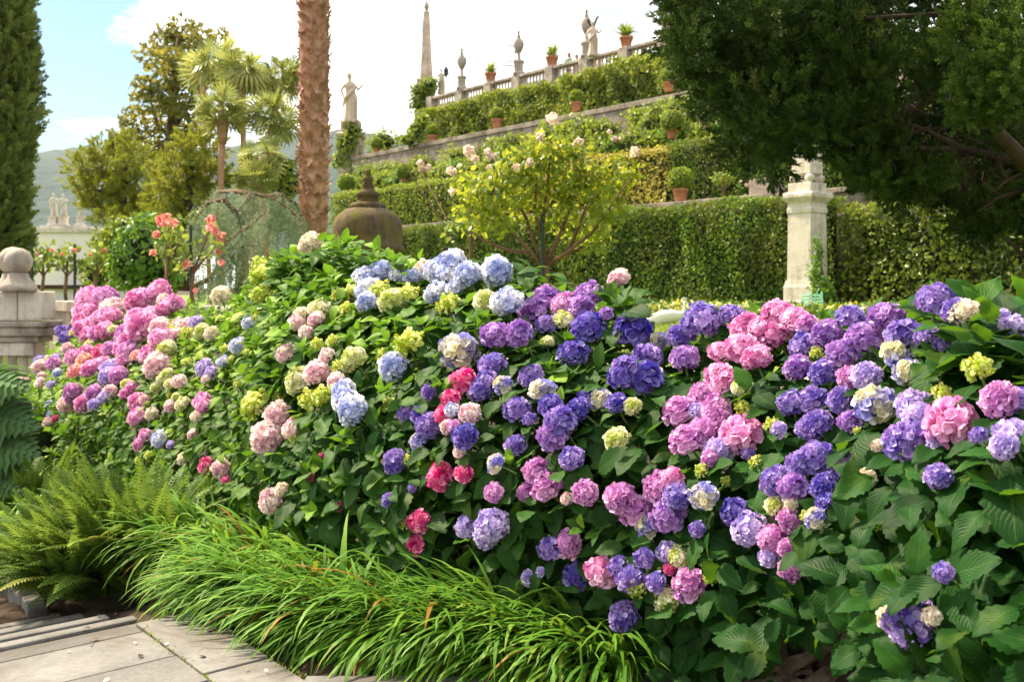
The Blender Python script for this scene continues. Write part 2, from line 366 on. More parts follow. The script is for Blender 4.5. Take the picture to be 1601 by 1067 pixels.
# ---------- the setting ----------
def struct(o): o['kind'] = 'structure'; return o
mb = MB(); mb.add([(-6000,-800,-.75),(6000,-800,-.75),(6000,6000,-.75),(-6000,6000,-.75)], [(0,1,2,3)])
struct(mb.build('ground', M['soil']))
# hills beyond the lake
V, F = [], []; nx, ny = 130, 12
for j in range(ny):
    for i in range(nx):
        px = -900+i*26; Y = 1500+j*170
        prof = np.interp(px, [-900,0,70,140,200,300,420,520,580,650,760,1000,2500], [230,236,238,238,246,232,224,218,214,222,240,262,250])
        hz = (HY-prof)/FP*2600*(1-((j-7)/7.5)**2 if j < 7 else 1-((j-7)/12)**2)
        X = (px-CX)/FP*Y
        V.append((X, Y, max(-1, hz*(1+.035*math.sin(i*.55+j*.7)+.02*math.sin(i*1.9+j*1.9)+random.uniform(-.008,.008)))))
for j in range(ny-1):
    for i in range(nx-1): a = j*nx+i; F.append((a, a+1, a+nx+1, a+nx))
hb = MB(); hb.add(V, F); struct(hb.build('hills', M['hill'], smooth=True))
# paved landing in front: real slabs with open joints
pb = MB(); g = .006; s = -4.0
while s < 4.78:
    wd = random.choice([.36,.42,.5,.34]); s1 = min(s+wd, 4.66) if s < 4.6 else 4.8
    if s1 < 4.65 and 4.66-s1 < .2: s1 = 4.66
    if s1 == 4.66: wd = .1
    n = -7.0+random.random()
    while n < 1.64:
        n1 = min(n+random.uniform(.7,1.7), 1.64)
        if 1.64-n1 < .3: n1 = 1.64
        dz = random.uniform(-.003,.003); pb.snbox(s+g, s1-g, n+g, n1-g, -.12, dz, random.random()); n = n1
    s = s1
s = -4.0
while s < 4.8:
    s1 = min(4.8, s+random.uniform(.8,1.3)); pb.snbox(s+g, s1-g, 1.64+g, 1.94, -.12, random.uniform(-.003,.004), random.random()); s = s1
struct(pb.build('paving', M['slab'], bevel=.006))
jb = MB(); jb.snbox(-4.2, 4.79, -7, 1.93, -.6, -.016); struct(jb.build('path_bed', M['joint']))
for k in range(1, 5):     # descending steps
    stb = MB(); n = -7.0
    while n < 1.8:
        n1 = min(1.8, n+random.uniform(1.6,2.6))
        if 1.8-n1 < .5: n1 = 1.8
        a_ = 4.8+.45*(k-1)+.004; e_ = 4.8+.45*k+.02 if k < 4 else 6.62; q_ = 4.8+.45*k-.105+random.uniform(-.01,.01); stb.snbox(a_, q_, n+.003, n1-.003, -.75, -.11*k-.006, random.random()); stb.snbox(q_+.045, e_, n+.003, n1-.003, -.75, -.11*k+random.uniform(-.004,.004), random.random())
        n = n1
    struct(stb.build('step', M['slab'], bevel=.012))
lb = MB(); s = 6.63
while s < 16:
    n = -8.0
    while n < 1.2:
        n1 = min(n+random.uniform(.7,1.5), 1.2); lb.snbox(s, s+.49, n+.005, n1-.005, -.7, -.44+random.uniform(-.004,.004), random.random()); n = n1
    s += .5
struct(lb.build('lower_path', M['slab'], bevel=.006))
# planting bed: gently rough soil stepping down with the stairs
V, F = [], []; ss = np.linspace(-4, 16, 140); ns = np.linspace(1.0, 4.3, 26)
for a in ss:
    for b in ns:
        lo = 1.93 if a < 4.8 else (1.8 if a < 6.6 else 1.25)
        bb = max(b, lo); V.append(SN(a, bb, ground_z(a)-.03+.03*math.sin(a*9+b*4)*math.sin(b*11)+random.uniform(-.02,.02)-(.03 if b <= lo else 0)))
for i in range(139):
    for j in range(25): k = i*26+j; F.append((k, k+1, k+27, k+26))
sb = MB(); sb.add(V, F); struct(sb.build('flower_bed_soil', M['soil'], smooth=True))
# upper garden ground behind the retaining wall
ub = MB(); ub.snbox(-14, 75, 4.62, 60, -.74, 1.03); struct(ub.build('lawn', M['turf']))

# ---------- walls ----------
def wall_thing(name, label, s0, s1, n0, n1, z0, z1, cop, mat, cat='wall', over=.06):
    t = thing(name, SN((s0+s1)/2, n0, z0), label, cat)
    b = MB(); b.snbox(s0, s1, n0, n1, z0, z1-cop); b.build('wall_body', mat, t)
    b = MB(); s = s0-over
    while s < s1+over:
        e = min(s1+over, s+random.uniform(1.1,1.7)); b.snbox(s+.004, e-.004, n0-over, n1+over, z1-cop+.002, z1+random.uniform(-.004,.004), random.random()); s = e
    b.build('coping', mat if mat != M['white_wall'] else M['limestone'], t, bevel=.015)
    return t
wall_thing('retaining_wall', 'low stone retaining wall with flat coping behind the pink hydrangeas', 6.0, 16.0, 4.2, 4.6, -.5, 1.4, .14, M['oldstone'])
wall_thing('retaining_wall', 'lower stretch of the retaining wall, hidden behind the violet and blue hydrangeas', -3, 5.92, 4.2, 4.6, -.5, 1.12, .10, M['oldstone'])
wall_thing('terrace_wall', 'lowest terrace wall with thin pale coping, almost hidden by clipped greenery', -8, 33, 18.75, 19.15, .9, 3.72, .12, M['wallstone'])
wall_thing('terrace_wall', 'bare weathered terrace wall carrying four topiary pots, partly overgrown by climbers', 14, 47.5, 27.7, 28.1, 5.5, 8.68, .2, M['wallstone'])
wall_thing('terrace_wall', 'top terrace wall under the balustrade behind the tall cypress hedge', 20, 48, 33.7, 34.3, 8.4, 11.75, .15, M['wallstone'])
for k, (s0, s1, n0, z) in enumerate(((-8,33,19.0,3.55), (0,41,23.6,5.8), (14,47.5,28.0,8.5), (20,48,34.2,11.7))):
    b = MB(); b.snbox(s0, s1, n0, 60, .5 if k == 0 else z-3.2, z); struct(b.build('terrace_ground', M['soil']))

# hedges: a dark twiggy core with thousands of single leaves over its faces
SMALL = [small_leaf(.55,.3), small_leaf(.7,.2), small_leaf(.45,.5)]
def sn_frame(): return NV, UV_
def leaf_faces(cloud, s0, s1, n0, n1, z0, z1, size, dens, faces='ftl', bump=.12, lo=0., nz=1.0, seed=0, jit=.9, tm=None, inner=.2):
    for f in faces:
        A = {'f': (s1-s0)*(z1-z0), 't': (s1-s0)*(n1-n0), 'l': (n1-n0)*(z1-z0), 'r': (n1-n0)*(z1-z0)}[f]
        k = int(A*dens); a = rs.rand(k); b = rs.rand(k)
        if f == 'f': T = UV_*(s0+(s1-s0)*a)[:,None]+NV*n0; T[:,2] = z0+(z1-z0)*b; nn = -NV
        elif f == 't': T = UV_*(s0+(s1-s0)*a)[:,None]+NV*(n0+(n1-n0)*b)[:,None]; T[:,2] = z1; nn = np.array([0,0,1.])
        else:
            T = UV_*(s1 if f == 'l' else s0)+NV*(n0+(n1-n0)*a)[:,None]; T[:,2] = z0+(z1-z0)*b; nn = UV_*(1 if f == 'l' else -1)
        dsp = wob(T, nz, seed)*bump - rs.rand(k)**2*inner
        T = T+nn*dsp[:,None]
        nor = unit(nn[None]+rand_dirs(k)*jit); d = unit(np.cross(nor, rand_dirs(k))+np.array([0,0,-.25]))
        sz = size*rs.uniform(.6,1.3,k); ch = rs.randint(0, 3, k); r = np.clip(rs.normal(.42,.22,k)+wob(T, nz*1.7, seed+3)*.2, 0, 1)
        Mx = frames(d, nor, sz)
        tms = tm or SMALL
        for q in range(len(tms)):
            m = (ch % len(tms)) == q; cloud.put(tms[q], Mx[m], T[m], r[m])
def hedge(name, label, s0, s1, n0, n1, z0, z1, mat, size, dens, cat='hedge', group=None, core=.25, **k):
    t = thing(name, SN((s0+s1)/2, (n0+n1)/2, z0), label, cat, group)
    c = Cloud(); leaf_faces(c, s0, s1, n0, n1, z0, z1, size, dens, **k); c.build('foliage', mat, t)
    b = MB(); b.snbox(s0+core, s1-core, n0+core, n1-core*.5, z0-.05, z1-core); b.build('branch_core', M['core'], t)
    return t
S_ = lambda px, n: sof(P(px, 450, Yn(px, n)))
hedge('clipped_hedge', 'dense green wall of clipped leaves filling the lowest terrace between rose tree and stone pillar', S_(1300,18), 33, 17.95, 18.7, 1.0, 3.56, M['ivy'], .085, 640, bump=.15, seed=1, nz=1.0, core=.25)
hedge('wall_climber', 'yellowing leafy climber over the terrace wall to the right of the stone pillar', -6, S_(1312,18.2), 18.2, 18.72, 1.0, 3.25, M['ivylight'], .10, 520, cat='climber', bump=.16, seed=2, nz=1.1, core=.35, inner=.45)
hedge('clipped_hedge', 'second-terrace clipped hedge in dark green, right of the golden section', 6, S_(1046,22.7), 22.7, 23.5, 3.6, 5.95, M['ivy'], .09, 420, seed=4, bump=.1, core=.2)
hedge('golden_hedge', 'golden yellow section of the second-terrace hedge behind the rose tree', S_(1044,22.7), S_(820,22.7), 22.7, 23.5, 3.6, 5.93, M['yellowbox'], .10, 360, seed=5, bump=.12, core=.2)
hedge('clipped_hedge', 'long low clipped hedge with sunlit flat top behind the mossy stone dome', S_(822,22.7), 40.5, 22.7, 23.5, 3.4, 5.9, M['box'], .11, 260, seed=6, bump=.1, core=.2)
hedge('clipped_hedge', 'low clipped hedge at lawn level between dome and rose tree', 28, 36, 16.6, 17.5, 1.0, 2.9, M['box'], .10, 330, seed=7, bump=.08, core=.2)
hedge('cypress_hedge', 'tall feathery hedge along the top terrace under the stone balustrade', 20, 46.6, 31.6, 33.0, 8.5, 11.55, M['cyphedge'], .17, 300, seed=8, bump=.30, nz=.9, core=.5, jit=.8, inner=.4)
# ---------- balustrade ----------
bal = thing('balustrade', SN(34, 34, 11.75), 'long pale stone balustrade along the top terrace', 'balustrade')
BS0, BS1, BN, BZ = 21.5, 48.2, 34.0, 11.75
b = MB(); b.snbox(BS0, BS1, BN-.22, BN+.22, BZ, BZ+.16); b.build('plinth', M['oldstone'], bal, bevel=.02)
b = MB(); b.snbox(BS0-.05, BS1+.05, BN-.24, BN+.24, BZ+.97, BZ+1.13); b.build('handrail', M['oldstone'], bal, bevel=.03)
prof = [(.10,0),(.10,.06),(.06,.09),(.055,.13),(.105,.30),(.10,.36),(.055,.52),(.045,.60),(.075,.64),(.05,.68),(.09,.76),(.09,.81)]
pier_s = [S_(x, BN) for x in (676, 722, 767, 811, 863, 917, 979, 1042, 1110, 1190)]
for k, ps in enumerate(pier_s):
    pb_ = MB(); pb_.snbox(ps-.3, ps+.3, BN-.27, BN+.27, BZ+.02, BZ+1.16); pb_.build('pier', M['oldstone'], bal, bevel=.02)
bl = MB(); bl.lathe(prof, seg=10); first = None; cnt = 0; s = BS1-.5
while s > BS0 and cnt < 98:
    if all(abs(s-p) > .42 for p in pier_s):
        loc = SN(s, BN, BZ+.16)-np.array(bal.location)
        if first is None:
            first = bl.build('baluster', M['warmstone'], None, smooth=True, origin=(0,0,0)); o = first
        else: o = first.copy(); col.objects.link(o)
        o.parent = bal; o.location = tuple(loc); cnt += 1
    s -= .255
# urns on the piers
urn_prof = [(.30,0),(.30,.10),(.22,.16),(.22,.62),(.28,.66),(.26,.74),(.13,.80),(.09,.98),(.08,1.12),(.14,1.20),(.25,1.45),(.29,1.62),(.27,1.78),(.15,1.92),(.10,1.98),(.12,2.04),(.07,2.12),(.05,2.22),(.08,2.28),(.02,2.42)]
def lathe_thing(name, label, cat, at, prof, mat, scale=1, group=None, seg=20, square_base=None):
    t = thing(name, at, label, cat, group)
    k = square_base or 0
    if k:
        b = MB(); b.lathe([(r*scale, z*scale) for r, z in prof[:k]], at, square=True); b.build('pedestal', mat, t, bevel=.01)
    b = MB(); b.lathe([(r*scale, z*scale) for r, z in prof[max(0,k-1):]], at, seg); b.build('urn' if 'urn' in name else 'finial', mat, t, smooth=True)
    return t
for px, lab in ((722,'slim stone urn finial on the balustrade nearest the obelisk'), (811,'stone urn finial on the balustrade beside the antenna mast'), (917,'stone urn finial on the balustrade in front of a bird statue'), (1042,'largest stone urn finial, on the balustrade beside the dark conifer')):
    lathe_thing('stone_urn', lab, 'urn', SN(S_(px,BN), BN, BZ+1.16), urn_prof, M['oldstone'], 1.0, 'urn finials along the balustrade', square_base=6)
# ---------- figures ----------
def skin_body(name, joints, edges, mat, parent, base, sub=2):
    me = bpy.data.meshes.new(name); me.from_pydata([tuple(np.asarray(j[0])) for j in joints], edges, []); me.update()
    o = link(name, me, mat, parent, None)
    if parent is None: o.location = tuple(base)
    sk = o.modifiers.new('skin', 'SKIN'); sk.use_smooth_shade = True
    for i, j in enumerate(joints):
        r = j[1]; r = (r, r) if not isinstance(r, tuple) else r
        me.skin_vertices[0].data[i].radius = r
    me.skin_vertices[0].data[0].use_root = True
    if sub: ss_ = o.modifiers.new('sub', 'SUBSURF'); ss_.levels = sub; ss_.render_levels = sub
    return o
def person(loc, rz, label, shirt, hair, h=1.68):
    k = h/1.7; t = thing('person', loc, label, 'person', 'people looking over the balustrade'); t.rotation_euler = (0,0,rz)
    J = [((0,0,.92),(.15,.10)),((0,0,1.12),(.125,.09)),((0,.0,1.34),(.16,.10)),((0,0,1.45),.055),((0,-.01,1.52),.055),((0,-.02,1.60),(.075,.085)),((0,-.01,1.68),.06),
         ((.19,0,1.39),.055),((.25,-.06,1.14),.042),((.20,-.27,1.06),.035),((.18,-.36,1.07),(.04,.02)),((-.19,0,1.39),.055),((-.25,-.06,1.14),.042),((-.20,-.27,1.06),.035),((-.18,-.36,1.07),(.04,.02)),
         ((.09,0,.82),.085),((.10,-.01,.48),.055),((.10,.02,.09),.04),((.10,-.14,.04),(.045,.03)),((-.09,0,.82),.085),((-.10,-.01,.48),.055),((-.10,.02,.09),.04),((-.10,-.14,.04),(.045,.03))]
    E = [(0,1),(1,2),(2,3),(3,4),(4,5),(5,6),(2,7),(7,8),(8,9),(9,10),(2,11),(11,12),(12,13),(13,14),(0,15),(15,16),(16,17),(17,18),(0,19),(19,20),(20,21),(21,22)]
    J = [(np.array(a)*k, r) for a, r in J]
    skin_body('body', J, E, M['flesh'], t, loc)
    g = .014
    JS = [J[i] for i in (0,1,2,7,8,11,12)]; JS = [(a, (r[0]+g, r[1]+g) if isinstance(r, tuple) else r+g) for a, r in JS]
    skin_body('shirt', JS, [(0,1),(1,2),(2,3),(3,4),(2,5),(5,6)], shirt, t, loc)
    JT = [J[i] for i in (0,15,16,17,19,20,21)]; JT = [(a-np.array([0,0,.02]), (r[0]+g, r[1]+g) if isinstance(r, tuple) else r+g) for a, r in JT]
    skin_body('trousers', JT, [(0,1),(1,2),(2,3),(0,4),(4,5),(5,6)], M['navy_cloth'], t, loc)
    hb_ = MB(); hb_.ball(np.array(loc)+np.array([0,.025,1.645])*k, (.098,.105,.095), 12, 8, .04); hb_.ball(np.array(loc)+np.array([0,.07,1.55])*k, (.085,.06,.11), 10, 7, .04)
    hb_.build('hair', hair, t, smooth=True)
    return t
rz_ = math.atan2(NV[1], NV[0])-math.pi/2     # facing out over the garden
def at_n(px, n, z): p = P(px, 450, Yn(px, n)); p[2] = z; return p
person(at_n(889,34.9,12.0), rz_, 'person with auburn hair in a green top standing behind the balustrade', M['green_cloth'], M['redhair'])
person(at_n(901,35.0,11.9), rz_+.3, 'person in a pale pink top standing behind the balustrade next to the green top', M['pink_cloth'], M['redhair'], 1.62)
person(at_n(936,35.2,11.75), rz_-.2, 'dark-haired person behind the balustrade, right of the urn with the bird statue', M['pink_cloth'], M['darkhair'], 1.6)
def draped_statue(name, label, base, h, rz, mat, arm='down', pedestal=0, group=None):
    t = thing(name, base, label, 'statue', group); k = h/1.8
    c, s = math.cos(rz), math.sin(rz)
    def T(p): return np.array([base[0]+(p[0]*c-p[1]*s)*k, base[1]+(p[0]*s+p[1]*c)*k, base[2]+pedestal+p[2]*k])
    b = MB(); V, F = [], []; sg = 26
    rings = [(.27,.24,0),(.26,.23,.10),(.23,.20,.40),(.22,.18,.70),(.23,.18,.92),(.18,.14,1.12),(.20,.15,1.32),(.215,.13,1.42),(.15,.10,1.50),(.062,.06,1.54),(.058,.062,1.60),(.085,.095,1.66),(.095,.11,1.73),(.085,.10,1.80),(.04,.05,1.85)]
    for i, (rx, ry, z) in enumerate(rings):
        lean = .05*math.sin(z*2.1)
        for j in range(sg):
            a = 2*math.pi*j/sg; fold = 1+(.09*math.sin(7*a+z*2.5)+.05*math.sin(12*a-z*4))*max(0, 1-z/1.35)
            V.append(T((rx*math.cos(a)*fold+lean, ry*math.sin(a)*fold-(.03 if z > 1.5 else 0), z)))
    for i in range(len(rings)-1):
        for j in range(sg): F.append((i*sg+j, i*sg+(j+1)%sg, (i+1)*sg+(j+1)%sg, (i+1)*sg+j))
    F += [list(range(sg))[::-1], [(len(rings)-1)*sg+j for j in range(sg)]]
    b.add(V, F)
    sh = lambda x: (x+.05*math.sin(1.4*2.1), 0, 1.41)
    if arm == 'up': arms = [[sh(.19),(.40,-.06,1.36),(.58,-.10,1.52),(.62,-.10,1.66)], [sh(-.19),(-.27,-.02,1.16),(-.16,-.16,1.02)]]
    else: arms = [[sh(.19),(.30,-.05,1.22),(.40,-.10,1.34),(.46,-.14,1.42)], [sh(-.19),(-.31,.0,1.20),(-.24,-.06,.95),(-.20,-.10,.88)]]
    for A in arms: b.tube([T(p) for p in A], [.062*k,.052*k,.042*k,.035*k][:len(A)], 8)
    b.tube([T((.02,.05,1.80)), T((.02,.10,1.70))], [.05*k,.06*k], 8)       # knot of hair
    # swag of drapery across the body
    b.tube([T((.2,-.03,1.38)), T((.02,-.19,1.10)), T((-.2,-.16,.86)), T((-.25,-.05,.55))], [.05*k,.06*k,.06*k,.03*k], 7)
    b.build('figure', mat, t, smooth=True)
    if pedestal:
        q = MB(); q.lathe([(.40*k,0),(.40*k,pedestal*.15),(.32*k,pedestal*.2),(.32*k,pedestal*.85),(.38*k,pedestal*.9),(.38*k,pedestal)], base, square=True); q.build('pedestal', mat, t, bevel=.01)
    return t
draped_statue('garden_statue', 'tall draped stone woman against the sky on an ivy-clad pedestal', P(547,192,54), 2.65, .25, M['warmstone'])
draped_statue('garden_statue', 'small stone figure with one arm raised holding a lamp beside the obelisk', P(690,147,60), 1.5, .2, M['warmstone'], 'up')
b = MB(); lp = P(697.5,118,60); b.lathe([(.05,-.1),(.12,.1),(.16,.3),(.10,.45),(.02,.6)], lp, 10)
tag(b.build('lamp', M['metal'], origin=lp), 'dark little lamp held up by the small stone figure', 'lamp')
draped_statue('garden_statue', 'stone figure behind the third urn, half hidden by it', P(927,88,45), 1.55, .1, M['warmstone'])
for k, sx in enumerate((-1, 1)):      # two-pronged bird perched on it
    pass
b = MB(); p0 = P(927,45,46)
b.tube([p0+np.array([0,0,-.15]), p0+np.array([0,0,.1]), p0+np.array([-.05,0,.35])], [.06,.10,.03], 8)
b.tube([p0+np.array([-.05,0,.1]), p0+np.array([-.2,0,.35]), p0+np.array([-.26,0,.55])], [.04,.07,.02], 7); b.tube([p0+np.array([.05,0,.1]), p0+np.array([.12,0,.35]), p0+np.array([.2,0,.55]), p0+np.array([.27,0,.58])], [.04,.06,.05,.02], 7)
tag(b.build('metal_bird', M['metal'], origin=p0, smooth=True), 'dark metal bird with raised wings above the third urn', 'bird statue')
# ---------- obelisk ----------
base = P(667,168,60.5); ob = thing('obelisk', base, 'tall slender pale obelisk with ball tip rising against the white sky', 'obelisk')
k = 60.5/FP
b = MB(); b.lathe([(13*k,-60*k),(13*k,38*k),(15*k,39*k),(15*k,43*k)], base, square=True); b.build('pedestal', M['warmstone'], ob, bevel=.02)
b = MB(); b.lathe([(9.5*k,43.2*k),(4.2*k,147*k),(4.6*k,148*k),(4.6*k,150*k)], base, square=True); b.build('shaft', M['warmstone'], ob)
b = MB(); b.lathe([(1.5*k,150*k),(2*k,152*k),(4*k,156*k),(4.2*k,159*k),(2.5*k,163*k),(1*k,166*k),(.6*k,172*k)], base, 12); b.build('ball_finial', M['oldstone'], ob, smooth=True)
# ---------- antenna ----------
base = P(806,120,64); an = thing('antenna_mast', base, 'thin antenna mast with small horizontal aerials above the balustrade', 'antenna')
b = MB(); b.tube([base+np.array([0,0,-4]), base+np.array([0,0,7])], .035, 6); b.build('mast', M['grey_metal'], an)
for dz, w_ in ((.7,.6),(1.0,.75),(1.6,.5),(2.0,.35)):
    b = MB(); b.tube([base+np.array([-w_*1.3,0,dz+.05]), base+np.array([.1,0,dz])], .025, 5)
    for q in range(5): x = -w_*1.3+q*w_*.3; b.tube([base+np.array([x,-.25,dz]), base+np.array([x,.25,dz])], .015, 4); b.tube([base+np.array([x,0,dz-.15]), base+np.array([x,0,dz+.15])], .02, 4)
    b.build('aerial', M['grey_metal'], an)
# ---------- foliage balls, pots ----------
def leafball(c, cen, rad, size, k, up=0, tm=SMALL, hollow=.82, jit=.8, noise=.07, seed=0):
    d = rand_dirs(k, up); rr = (hollow+(1-hollow)*rs.rand(k)**.5)*(1+wob(d*2.2, 1, seed)*noise)
    T = np.asarray(cen)+d*rr[:,None]*np.asarray(rad, float)
    nor = unit(d+rand_dirs(k)*jit); ax = unit(np.cross(nor, rand_dirs(k))+np.array([0,0,-.15])); sz = size*rs.uniform(.65,1.3,k)
    ch = rs.randint(0, len(tm), k); r = np.clip(rs.normal(.45,.22,k)+wob(T, 1.5/max(.3,np.max(rad)), seed)*.15, 0, 1); Mx = frames(ax, nor, sz)
    for q in range(len(tm)): m = ch == q; c.put(tm[q], Mx[m], T[m], r[m])
POT = [(.30,0),(.31,.02),(.40,.52),(.45,.53),(.45,.66),(.42,.67),(.40,.60)]
def pot_mesh(b, base, s): b.lathe([(r*s, z*s) for r, z in POT], base, 20)
topi = {}
def topiary(label, px, py_ball, r_px, py_base, Y, grp='terracotta pots with clipped balls'):
    k = Y/FP; base = P(px, py_base, Y); rb = r_px*k; t = thing('potted_topiary', base, label, 'topiary', grp)
    hpot = max((py_base-py_ball-r_px*.80)*k, .3); b = MB(); pot_mesh(b, base, hpot/.66); b.build('pot', M['terracotta'], t, smooth=True)
    cen = P(px, py_ball, Y); c = Cloud(); leafball(c, cen, (rb,rb,rb*.95), .075 if Y < 35 else .11, 1500, hollow=.9, noise=.03); c.build('foliage', M['box'], t)
    b = MB(); b.ball(cen, rb*.86, 14, 10); b.tube([base+np.array([0,0,hpot*.8]), cen], .05, 6); b.build('branch_core', M['core'], t)
    b = MB(); b.lathe([(hpot*.55,hpot*.8),(hpot*.5,hpot*.84),(.02,hpot*.86)], base, 14); b.build('soil', M['soil'], t)
topiary('largest clipped ball in a terracotta pot, on the lowest terrace coping above the ivy wall', 1064, 280, 19.5, 314, Yn(1064,18.95))
topiary('bright green clipped ball in a terracotta pot behind the dark second-terrace hedge', 1051, 189, 18.5, 217, Yn(1051,24.6))
topiary('small potted clipped ball on the stone wall right of middle, above the rose tree', 901, 151, 10.5, 173, Yn(901,27.9))
topiary('small potted clipped ball on the stone wall directly below the first balustrade pot', 777, 178, 10.2, 199, Yn(777,27.9))
topiary('small potted clipped ball on the stone wall below the obelisk', 676, 204, 9.6, 224, Yn(676,27.9))
topiary('potted clipped ball at the low wall end before a big round bush', 589, 224, 9.5, 240, Yn(589,27.9))
topiary('potted clipped ball above the sunlit hedge just right of the stone dome', 632, 268, 12.5, 285, Yn(632,24.4))
topiary('potted clipped ball beside the palm trunk, left of the stone dome', 541, 285, 13.0, 301, Yn(541,24.0))
topiary('terracotta pot with clipped ball half hidden by the dark conifer', 1046, 118, 12.5, 142, Yn(1046,27.9))
SPIKE = [blade(.4,.10,4), blade(.9,.09,4), blade(1.5,.08,4)]
for px, py0, lab in ((767,126,'spiky plant in a terracotta pot, first along the balustrade from the obelisk'), (863,100,'spiky plant in a terracotta pot on the balustrade left of the green-topped person'), (979,69,'spiky plant in a terracotta pot on the balustrade nearest the dark conifer')):
    Y = Yn(px, BN); base = SN(S_(px,BN), BN, BZ+1.165); t = thing('potted_plant', base, lab, 'potted plant', 'spiky potted plants on the balustrade')
    b = MB(); pot_mesh(b, base, .75); b.build('pot', M['terracotta'], t, smooth=True)
    c = Cloud(); k = 150; a = rs.rand(k)*6.28; el = rs.uniform(.15,1.35,k)
    d = np.stack([np.cos(a)*np.sin(el), np.sin(a)*np.sin(el), np.cos(el)], 1); T = np.tile(base+np.array([0,0,.48]), (k,1))+d*.05
    ch = rs.randint(0,3,k); Mx = frames(d, np.array([0,0,1.])+d*-.3+rand_dirs(k)*.1, rs.uniform(.5,.85,k))
    for q in range(3): m = ch == q; c.put(SPIKE[q], Mx[m], T[m], rs.rand(m.sum()))
    c.build('foliage', M['climber'], t)
# ---------- loose shrubs and climbers on the terraces ----------
def bush(name, label, cat, blobs, mat, size, dens, group=None, core=True, tm=SMALL, flowers=None, base=None, hollow=.55, noise=.2):
    """blobs: (px, py, rx, ry, Y) ellipsoids in picture measures at distance Y"""
    cs = [P(b[0], b[1], b[4]) for b in blobs]
    lo = min(range(len(blobs)), key=lambda i: cs[i][2]); kk = blobs[lo][4]/FP
    bs = cs[lo]-np.array([0,0,blobs[lo][3]*kk]) if base is None else np.asarray(base)
    t = thing(name, bs, label, cat, group); c = Cloud(); b = MB()
    for i, (px, py, rx, ry, Y) in enumerate(blobs):
        k = Y/FP; A = 4*math.pi*((rx*k)*(ry*k))
        leafball(c, cs[i], (rx*k, min(rx,ry)*k, ry*k), size, max(60, int(A*dens)), hollow=hollow, noise=noise, seed=i+int(px), tm=tm, jit=1.0)
        if core: b.ball(cs[i], (rx*k*.6, min(rx,ry)*k*.6, ry*k*.6), 10, 7)
        b.tube([bs, (bs+cs[i])/2+rand_dirs(1)[0]*.1*rx*k, cs[i]], [.05,.04,.02], 6)
    c.build('foliage', mat, t); b.build('branch_core' if core else 'stem', M['core'] if core else M['twig'], t)
    for (px, py, r, Y, mt) in flowers or []:
        k = Y/FP; f = Cloud(); leafball(f, P(px,py,Y), (r*k,)*3, r*k*.75, 60, tm=[ROSEP], hollow=.4, jit=.4, noise=0); f.build('blossom', M[mt], t)
    return t
ROSEP = tmpl([(-.4,0,0),(.4,0,0),(-.5,.6,.12),(.5,.6,.12),(-.25,1,-.02),(.25,1,-.02)], [(0,1,3,2),(2,3,5,4)])
Y2 = Yn(600, 29)
bush('round_bush', 'big rounded clipped bush on the terrace behind two potted balls', 'bush', [(600,222,28,22,56)], M['box'], .16, 60, hollow=.85)
bush('ivy_pedestal', 'tall pedestal under the draped woman, smothered in ivy', 'pedestal', [(553,206,16,14,54),(543,226,20,20,54),(534,250,18,16,54.3),(548,258,16,20,54.3)], M['climber'], .2, 60)
b = MB(); pp = P(549,262,54.6); b.lathe([(.62,-1),(.62,1.6),(.72,1.65),(.72,1.8),(.5,1.9),(.5,2.55)], pp, square=True); tag(b.build('stone_plinth', M['warmstone'], origin=pp), 'square stone plinth with ivy beneath the draped woman statue', 'plinth')
bush('climbing_vine', 'leafy vine wrapped around the foot of the obelisk', 'vine', [(655,142,15,15,59.8),(672,132,16,12,59.6),(652,162,13,14,59.8),(668,158,12,16,59.8)], M['climber'], .2, 70)
bush('low_shrub', 'yellow-green shrub at the far low end of the terrace by the obelisk', 'shrub', [(650,205,14,18,49),(640,218,18,12,49),(660,190,14,12,49)], M['climber'], .2, 70)
# climbers on the bare terrace wall and planting in front of it: one plant after another
xs = np.linspace(575, 1170, 22)
for i, x in enumerate(xs):
    ytop = 238-(x-620)*.225+rs.uniform(8,22); rx = rs.uniform(22,34)
    if i % 5 == 4: continue
    bush('wall_climber', ['loose yellow-green climber on the bare stone terrace wall', 'darker leafy climber on the bare stone terrace wall'][i % 2], 'climber',
         [(x, ytop+20, rx, rs.uniform(20,30), Yn(x,27.2)), (x+rs.uniform(-14,14), ytop+38, rx*.9, 20, Yn(x,26.9))], M[['climber','box'][i % 2]], .17, 90, 'climbers along the bare terrace wall', hollow=.3, noise=.4)
xs = np.linspace(545, 1190, 24)
for i, x in enumerate(xs):
    yt = 288-(x-640)*.16
    fl = None
    if i in (4,8,11,15,18,20,22): fl = [(x+rs.uniform(-14,14), yt-rs.uniform(18,32), rs.uniform(3,5), Yn(x,24.6), 'petal_pale') for _ in range(5)]
    bush('terrace_shrub', ['rounded green shrub in the planted strip above the second hedge', 'loose flowering shrub with pale pink roses above the second hedge'][1 if fl else 0], 'shrub',
         [(x, yt-8, rs.uniform(16,26), rs.uniform(14,22), Yn(x,24.9)), (x+10, yt-4, 14, 12, Yn(x,24.6))], M[['bright','climber','box'][i % 3]], .15, 110, 'shrubs planted above the second hedge', flowers=fl, hollow=.3, noise=.4)
